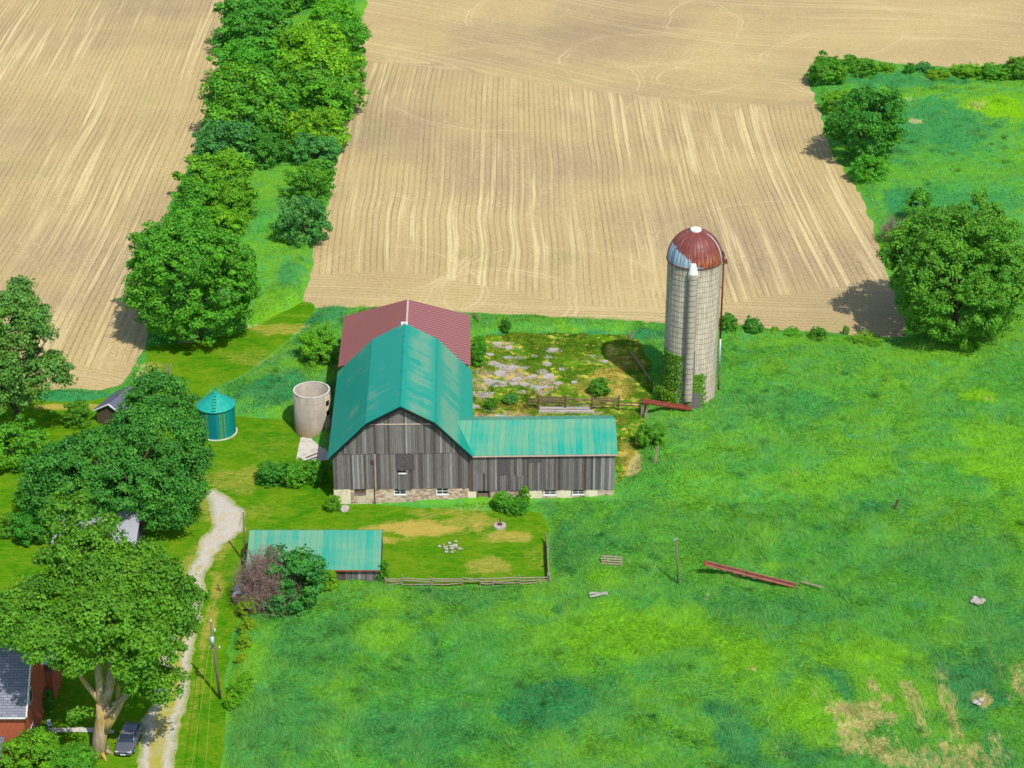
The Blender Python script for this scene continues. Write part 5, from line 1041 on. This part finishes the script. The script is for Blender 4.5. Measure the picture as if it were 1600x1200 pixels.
for i, (px, py, rx, rz_, c_, lab) in enumerate(HEDGE): small_tree(px, py + 4, rx * 1.16, rz_ * 1.12, c_, i, lab, group=HG, zlow=-.9)
small_tree(1292, 106, 32, 27, 'mid', 1, "bushy tree at the upper corner where the ploughed field turns"); small_tree(1350, 106, 22, 16, 'mid', 2, "smaller bush just right of the corner tree", "bush", "bush"); small_tree(1329, 94, 11, 12, 'mid', 4, "slender sapling between the corner tree and its neighbour bush", "sapling", "sapling")
small_tree(1315, 158, 30, 20, 'lime', 0, "low yellow-green bush under the left side of the round field-edge tree", "bush", "bush")
small_tree(1361, 264, 30, 22, 'mid', 3, "bush at the foot of the round field-edge tree", "bush", "bush")
for i, (px, py, r_, q_, lab) in enumerate(((1385, 106, 14, 9, "first low shrub from the left in the hedge along the upper right field"), (1468, 116, 18, 10, "second low shrub in the hedge along the upper right field, rounded"), (1446, 106, 16, 10, "third low shrub in the upper right hedge, just behind the rounded one"), (1510, 110, 24, 12, "fourth shrub in the upper right hedge, broad and low"), (1552, 112, 26, 14, "fifth shrub in the upper right hedge, second from the right edge"), (1592, 106, 26, 18, "tallest shrub of the upper right hedge at the picture edge"), (1421, 108, 8, 12, "thin dark sapling standing in the upper right hedge"))):
    small_tree(px, py, r_, q_, ('lime', 'yel', 'blue', 'lime', 'mid', 'mid', 'dark')[i], i, lab, "shrub", "shrub", group="shrubs along the upper right field edge")
for i, (px, py, r_, q_, c_, lab) in enumerate(((1138, 506, 16, 19, 'mid', "upright dark bush right beside the tall silo"), (1175, 508, 16, 17, 'dark', "second bush right of the tall silo at the field edge"), (1240, 521, 16, 9, 'lime', "low wide shrub at the field edge between the silo and the big tree"), (1279, 525, 15, 15, 'mid', "round shrub midway between the silo and the big right tree"), (1352, 532, 26, 10, 'lime', "low spreading shrub at the field's lower right corner"), (1210, 516, 8, 6, 'yel', "tiny yellow shrub at the field edge right of the silo bushes"), (1322, 516, 5, 9, 'mid', "tiny sapling on the field edge near the lower right corner"), (1500, 535, 30, 10, 'lime', "bright low bush under the lower edge of the big right tree"),
      (500, 541, 32, 32, 'lime', "yellow-green round bush left of the barn's red roof"), (746, 548, 15, 26, 'mid', "narrow tall bush against the right side of the barn"), (790, 508, 8, 14, 'dark', "small dark sapling in the grass strip behind the yard"), (938, 605, 18, 14, 'mid', "leafy weed bush in the middle of the old yard"), (1018, 680, 22, 24, 'mid', "round bush right of the barn wing end"), (798, 622, 12, 9, 'blue', "low blue-green weed clump by the yard slabs"), (768, 630, 10, 12, 'mid', "weed clump against the barn's side in the old yard"),
      (425, 738, 25, 20, 'dark', "dark left part shrub of the thicket in front of the concrete pad"), (460, 738, 24, 22, 'mid', "middle shrub of the thicket in front of the concrete pad"), (492, 738, 20, 20, 'mid', "right shrub of the thicket touching the barn corner"), (520, 785, 13, 15, 'lime', "small bush at the barn's left front corner"), (511, 905, 18, 22, 'yel', "bright yellow-green bush beside the dry tangled tree"), (596, 893, 12, 22, 'mid', "slim bush at the right corner of the long low shed"),
      (786, 783, 16, 18, 'mid', "left leafy mound of the vine by the barn wing door"), (806, 790, 18, 14, 'mid', "middle leafy mound of the vine by the barn wing door"), (819, 776, 9, 18, 'lime', "tall right sprig of the vine by the barn wing door"),
      (120, 646, 22, 22, 'mid', "young thin tree on the lawn left of the garden shed"), (22, 690, 48, 42, 'mid', "dark tree below the tall poplar-like tree on the left edge"), (55, 820, 34, 28, 'dark', "dark shrub left of the garage under the big round tree"), (10, 820, 22, 20, 'mid', "shrub at the left edge beside the bright lawn"), (88, 716, 34, 28, 'mid', "leafy tree joining the left side of the big round tree"),
      (48, 1180, 46, 34, 'lime', "bright bush in front of the brick house at the bottom left"), (110, 1192, 40, 26, 'mid', "bush at the bottom edge left of the big trunk"), (70, 1090, 16, 22, 'dark', "dark shrub against the brick gable in the shade"), (250, 905, 2, 2, 'mid', None))):
    if lab: small_tree(px, py, r_, q_, c_, i, lab, "bush" if r_ < 34 else "tree", "bush" if r_ < 34 else "tree")
for i, (px, py, r_, q_) in enumerate(((388, 948, 17, 20), (386, 978, 15, 17), (381, 1004, 13, 15), (376, 1030, 10, 11), (372, 1075, 16, 15), (364, 1096, 14, 13), (385, 1062, 14, 12))):
    small_tree(px, py, r_, q_, ('gold', 'gold', 'gold', 'gold', 'yel', 'yel', 'lime')[i], i, ("topmost", "second from the top", "third from the top", "fourth and smallest", "fifth, just right of the pole foot,", "lowest, below the pole foot,", "paler bush behind the fifth")[i] + " in the yellow-green hedge between driveway and meadow", "shrub", "hedge_shrub", group="yellow-green hedge shrubs along the driveway")
for p_ in POTS:
    o = bpy.data.objects.new("plant", VARM[2]); COL.objects.link(o); o.parent = p_; o.scale = (.1, .1, .09) if p_ is not POTS[0] else (.14, .14, .12); o.location.z = .3; o.color = GR['mid']

# ------------------------------------------------------------------ large trees
def big_tree(px, py, rx, rz_, zlow, col, label, seed, npuff, nleaf=40, leaf=.42, pr=.9, nl=12, tr=.5, bark='barkd', shape=None, base=None, low=-.55, name="tree", lob=.4):
    s = px_m(py + 60); Rx, Rz = rx / s, rz_ / s; zc = zlow + Rz; x, y = G(px, py, zc)
    e = empty(name, (x, y, float(hgt(x, y))), 0, label, "tree")
    L = shape(Rx, Rz, zc) if shape else lobes(Rx, Rz, zc, nl + 6, seed, .64, lob * .88)
    if low < -.7: L += [(0, 0, zlow + Rz * .62, Rx * .84, Rx * .84, Rz * .6)]
    crown_obj(foliage(L, npuff, nleaf, leaf, pr, seed, low=low), e, GR[col] if isinstance(col, str) else col)
    limbs(Rz, zc, Rx, 7, seed, tr, MAT[bark], e, 1); return e
big_tree(302, 426, 98, 102, .8, 'mid', "big round dark green maple at the lower end of the hedgerow", 31, 1900, 44, .40, .80, 14, low=-.8)
big_tree(1353, 190, 62, 58, .6, 'dark', "round dark tree standing on the right edge of the large field", 32, 900, 34, .42, .8, 12, low=-.8)
big_tree(1500, 424, 112, 104, .4, (.10, .31, .022, 1), "very large spreading tree at the right edge beside the ploughed field", 33, 2300, 44, .38, .84, 20, low=-.85, lob=.36)
def px_tree(base, blobs, color, label, seed, npuff, leaf, pr, zt, rt, low=-.75, nleaf=44, tr=.5):
    bx, by = G(*base); e = empty("tree", (bx, by, float(hgt(bx, by))), 0, label, "tree"); B = []
    for (px, py, dy, r_, q_) in blobs: X, Zz = ZY(px, py, by + dy); B.append((X - bx, dy, Zz, r_, r_, q_))
    crown_obj(foliage(B, npuff, nleaf, leaf, pr, seed, low=low), e, color); limbs(zt * .6, zt, rt, 8, seed, tr, MAT['barkd'], e, 1); return e
px_tree((205, 828), [(248,628,5,3.6,3.2),(228,652,4,3.4,2.8),(265,662,4,3.4,3.0),(250,690,2,5.0,4.2),(276,715,1,3.2,3.2),(205,712,2,4.2,3.6),(155,715,1,4.2,3.2),(110,728,0,3.6,2.8),(78,745,1,2.8,2.2),(245,755,-1,4.4,3.4),(190,752,-2,4.0,3.0),(140,765,-1,4.4,3.0),(95,785,-1,3.2,2.4),(278,765,0,3.2,2.6),(60,775,1,2.2,1.6),(262,800,-2,2.8,2.0),(298,735,1,1.6,1.5)],
    (.058, .25, .030, 1), "big dense tree between the grain bin and the garage", 34, 2300, .36, .85, 11, 7, tr=.6)
big_tree(14, 562, 84, 124, 1.2, (.11, .28, .045, 1), "tall airy tree on the left edge in front of the far field", 35, 1350, 36, .40, .85, 14, shape=lambda a, b, c: [(0, 0, c, a * .5, a * .5, b * .85)] + lobes(a, b, c, 14, 77, .4, .3))
# dead shrubs: bare branches
def dead_bush(px, py, rx, rz_, label, n=220, seed=1, mat='deadw', name="dead_shrub", e=None, off=(0, 0, 0), part=None):
    s = px_m(py + 20); Rx, Rz = rx / s, rz_ / s; g = np.random.RandomState(seed); k = MB()
    if e is None: x, y = G(px, py, Rz); e = empty(name, (x, y, float(hgt(x, y))), 0, label, "shrub")
    for i in range(n):
        d = unit(g.normal(size=3)); d[2] = abs(d[2]) * .9 + .15; end = np.array([d[0] * Rx, d[1] * Rx, d[2] * Rz * 1.75]) * g.uniform(.6, 1.0); mid = end * .5 + g.normal(0, .25, 3) * Rx * .25
        mid[2] = abs(mid[2]); o_ = np.array(off); k.tube([o_ + np.array([g.normal(0, .2), g.normal(0, .2), 0]), o_ + mid, o_ + end], [.06, .035, .012], 4, False)
        for j in range(5): t = g.uniform(.3, .95); q_ = mid + (end - mid) * t; k.tube([o_ + q_, o_ + q_ + unit(g.normal(size=3)) * Rx * .28], [.022, .008], 3, False)
    return k.build(part or "branches", MAT[mat], e)
MAT['deadw'] = plain("dead_twigs", C(134, 112, 104), .95, .25, 2)
dead_bush(1394, 352, 22, 30, "brown leafless shrub left of the very large right tree", 150, 3)
e = dead_bush(1432, 330, 26, 26, "half dead tree with white bare branches above the very large right tree", 90, 8).parent; e["label"] = "half dead tree with white bare branches above the very large right tree"
crown_obj(foliage(lobes(2.4, 3.2, 3.4, 5, 9), 90, 30, .4, .6, 9), e, GR['mid'])
x, y = G(440, 905, 3.5); e = empty("tangled_tree", (x, y, 0), 0, "half dry tangled tree in front of the long low shed, brown on its left side", "tree")
dead_bush(440, 880, 58, 62, None, 620, 14, e=e, off=(-1.9, -.4, 0))
crown_obj(foliage([(2.2, -.4, 3.6, 2.6, 2.6, 3.0), (1.0, -1.6, 1.8, 2.6, 1.9, 1.6), (0.2, .4, 5.2, 2.0, 1.8, 1.5), (3.0, 0, 5.2, 1.7, 1.6, 1.5), (-1.4, -1.9, .9, 1.6, 1.4, 1.0)], 360, 30, .40, .62, 15, low=-.7), e, (.045, .23, .035, 1))
limbs(3, 3.6, 3.5, 6, 5, .25, MAT['barkd'], e)
# the huge old maple with visible forked trunk
bx3, by3 = G(155, 1178); mp = empty("old_maple", (bx3, by3, 0), 0, "huge old maple with thick forked bare trunk next to the parked car", "tree")
def at3(px, py, dy): 
    X, Zz = ZY(px, py, by3 + dy); return np.array([X - bx3, dy, Zz])
BL = []
for (px, py, dy, r_, q_) in ((165,925,2,5.0,4.0),(82,958,0,4.6,3.6),(238,950,1,4.4,3.8),(168,968,-3,3.8,2.6),(108,1000,-3.5,3.6,2.4),(46,968,-1,3.6,2.6),(232,1000,-2.5,3.2,2.6),(262,985,0,2.6,2.0),(205,900,4,3.4,2.6),(238,905,3,2.8,2.2),(225,1060,-2,2.2,1.5),(75,1002,-4,2.8,1.8),(135,888,3,3.2,2.6),(288,945,2,2.2,1.8),(18,962,2,2.8,2.0),(215,1040,-4,1.8,1.2),(255,1075,-3,1.6,1.0),(125,1115,-1,1.0,.6),(128,862,4,2.6,2.0)):
    c_ = at3(px, py, dy); BL.append((c_[0], c_[1], c_[2], r_, r_, q_))
SPB = []
for (px, py, dy, r_, q_) in ((130,835,5,3.6,2.6),(105,805,6,2.2,1.6),(95,860,5,2.4,2.0)): c_ = at3(px, py, dy); SPB.append((c_[0], c_[1], c_[2], r_, r_, q_))
FA = foliage(BL, 1650, 46, .38, .88, 71, low=-.65); FB = foliage(SPB, 120, 34, .42, .8, 72, low=-.9)
crown_obj((np.concatenate([FA[0], FB[0]]), np.concatenate([FA[1], FB[1] + len(FA[0])]), np.concatenate([FA[2], FB[2]])), mp, (.098, .275, .016, 1))
m = M("old_maple_bark", .95, .1); p = m.obj(); n1 = m.noise(m.mp(p, (3, 3, .6)), 1.3, 5, .7); n2 = m.noise(p, .5, 3)
m.col(m.mix(m.rng(n2, .45, .6, 0, .8), m.mix(m.rng(n1, .3, .7), C(122, 104, 84), C(188, 170, 146)), C(176, 144, 70))).bump(n1, .7, .1); MAT['maple'] = m.m
k = MB(); 
def br(pts, rad, n=12): k.tube([at3(*q_) for q_ in pts], rad, n)
br([(153,1188,0),(156,1150,0),(160,1120,0),(161,1098,0)], [.98, .76, .70, .74], 16)
br([(159,1112,0),(157,1080,0),(154,1050,0),(152,1000,1),(150,950,2)], [.62, .48, .42, .34, .2]); br([(161,1110,0),(170,1078,0),(175,1040,1),(174,980,2),(172,900,3)], [.6, .5, .46, .38, .2])
br([(157,1098,0),(145,1082,0),(132,1066,0),(122,1050,0),(108,1032,1),(90,1005,1)], [.36, .3, .27, .22, .18, .1]); br([(162,1142,0),(175,1122,-.3),(186,1104,-.3),(192,1090,-.3)], [.55, .48, .36, .2])
br([(176,1120,-.3),(190,1098,-.3),(202,1078,-.3),(212,1066,-.3)], [.25, .24, .22, .1]); br([(186,1105,0),(184,1080,.5),(188,1050,1),(200,1000,1)], [.28, .24, .2, .1])
for a_ in range(7): k.tube([(math.cos(a_ * .9) * .7, math.sin(a_ * .9) * .7, .5), (math.cos(a_ * .9) * 1.6, math.sin(a_ * .9) * 1.6, -.1)], [.3, .1], 6)
k.build("trunk", MAT['maple'], mp, True)
k = MB()
for (a_, b_) in (((165,1118,-1.0),(200,1080,-1.2)),((168,1115,-1.1),(214,1064,-1.2)),((175,1100,-1),(205,1086,-1.3))): k.tube([at3(*a_), at3(*b_)], [.16, .05], 5)
k.build_each("broken_limb", plain("bleached_wood", C(150, 136, 126), .95, .3, 3), mp)
# ivy on the silo foot
iv = []
g = np.random.RandomState(5); P = []; 
for i in range(5200):
    a_ = R(g.choice([-150, -128, -78, -84], p=[.45, .25, .12, .18]) + g.normal(0, 9)); zmax = 8.5 if a_ < R(-110) else 5.8; z_ = zmax * g.rand() ** 1.3; r_ = SR + .12 + .5 * g.rand() * (1 - z_ / 10) + (1.2 * g.rand() * (z_ < 3) * (a_ < R(-110))); P.append((r_ * math.cos(a_), r_ * math.sin(a_), z_, a_))
P = np.array(P); nr = unit(np.stack([np.cos(P[:, 3]), np.sin(P[:, 3]), .5 + 0 * P[:, 3]], 1) + g.normal(size=(len(P), 3)) * .5); t1 = unit(np.cross(nr, unit(g.normal(size=nr.shape)))); t2 = np.cross(nr, t1); s_ = .34 * g.uniform(.6, 1.3, (len(P), 1)); pc = P[:, :3]
V = np.stack([pc - t1 * s_ * .5, pc + t2 * s_ * .35, pc + t1 * s_ * .5, pc - t2 * s_ * .35], 1).reshape(-1, 3)
o = mesh_np("ivy", V, np.arange(len(V)).reshape(-1, 4), MAT['leaf'], attrs={"tone": np.repeat(g.rand(len(P)), 4)}); o.location = (SX, SY, 0); o.color = (.10, .26, .015, 1); tag(o, "ivy climbing the foot of the tall silo on its left and front", "climbing plant")
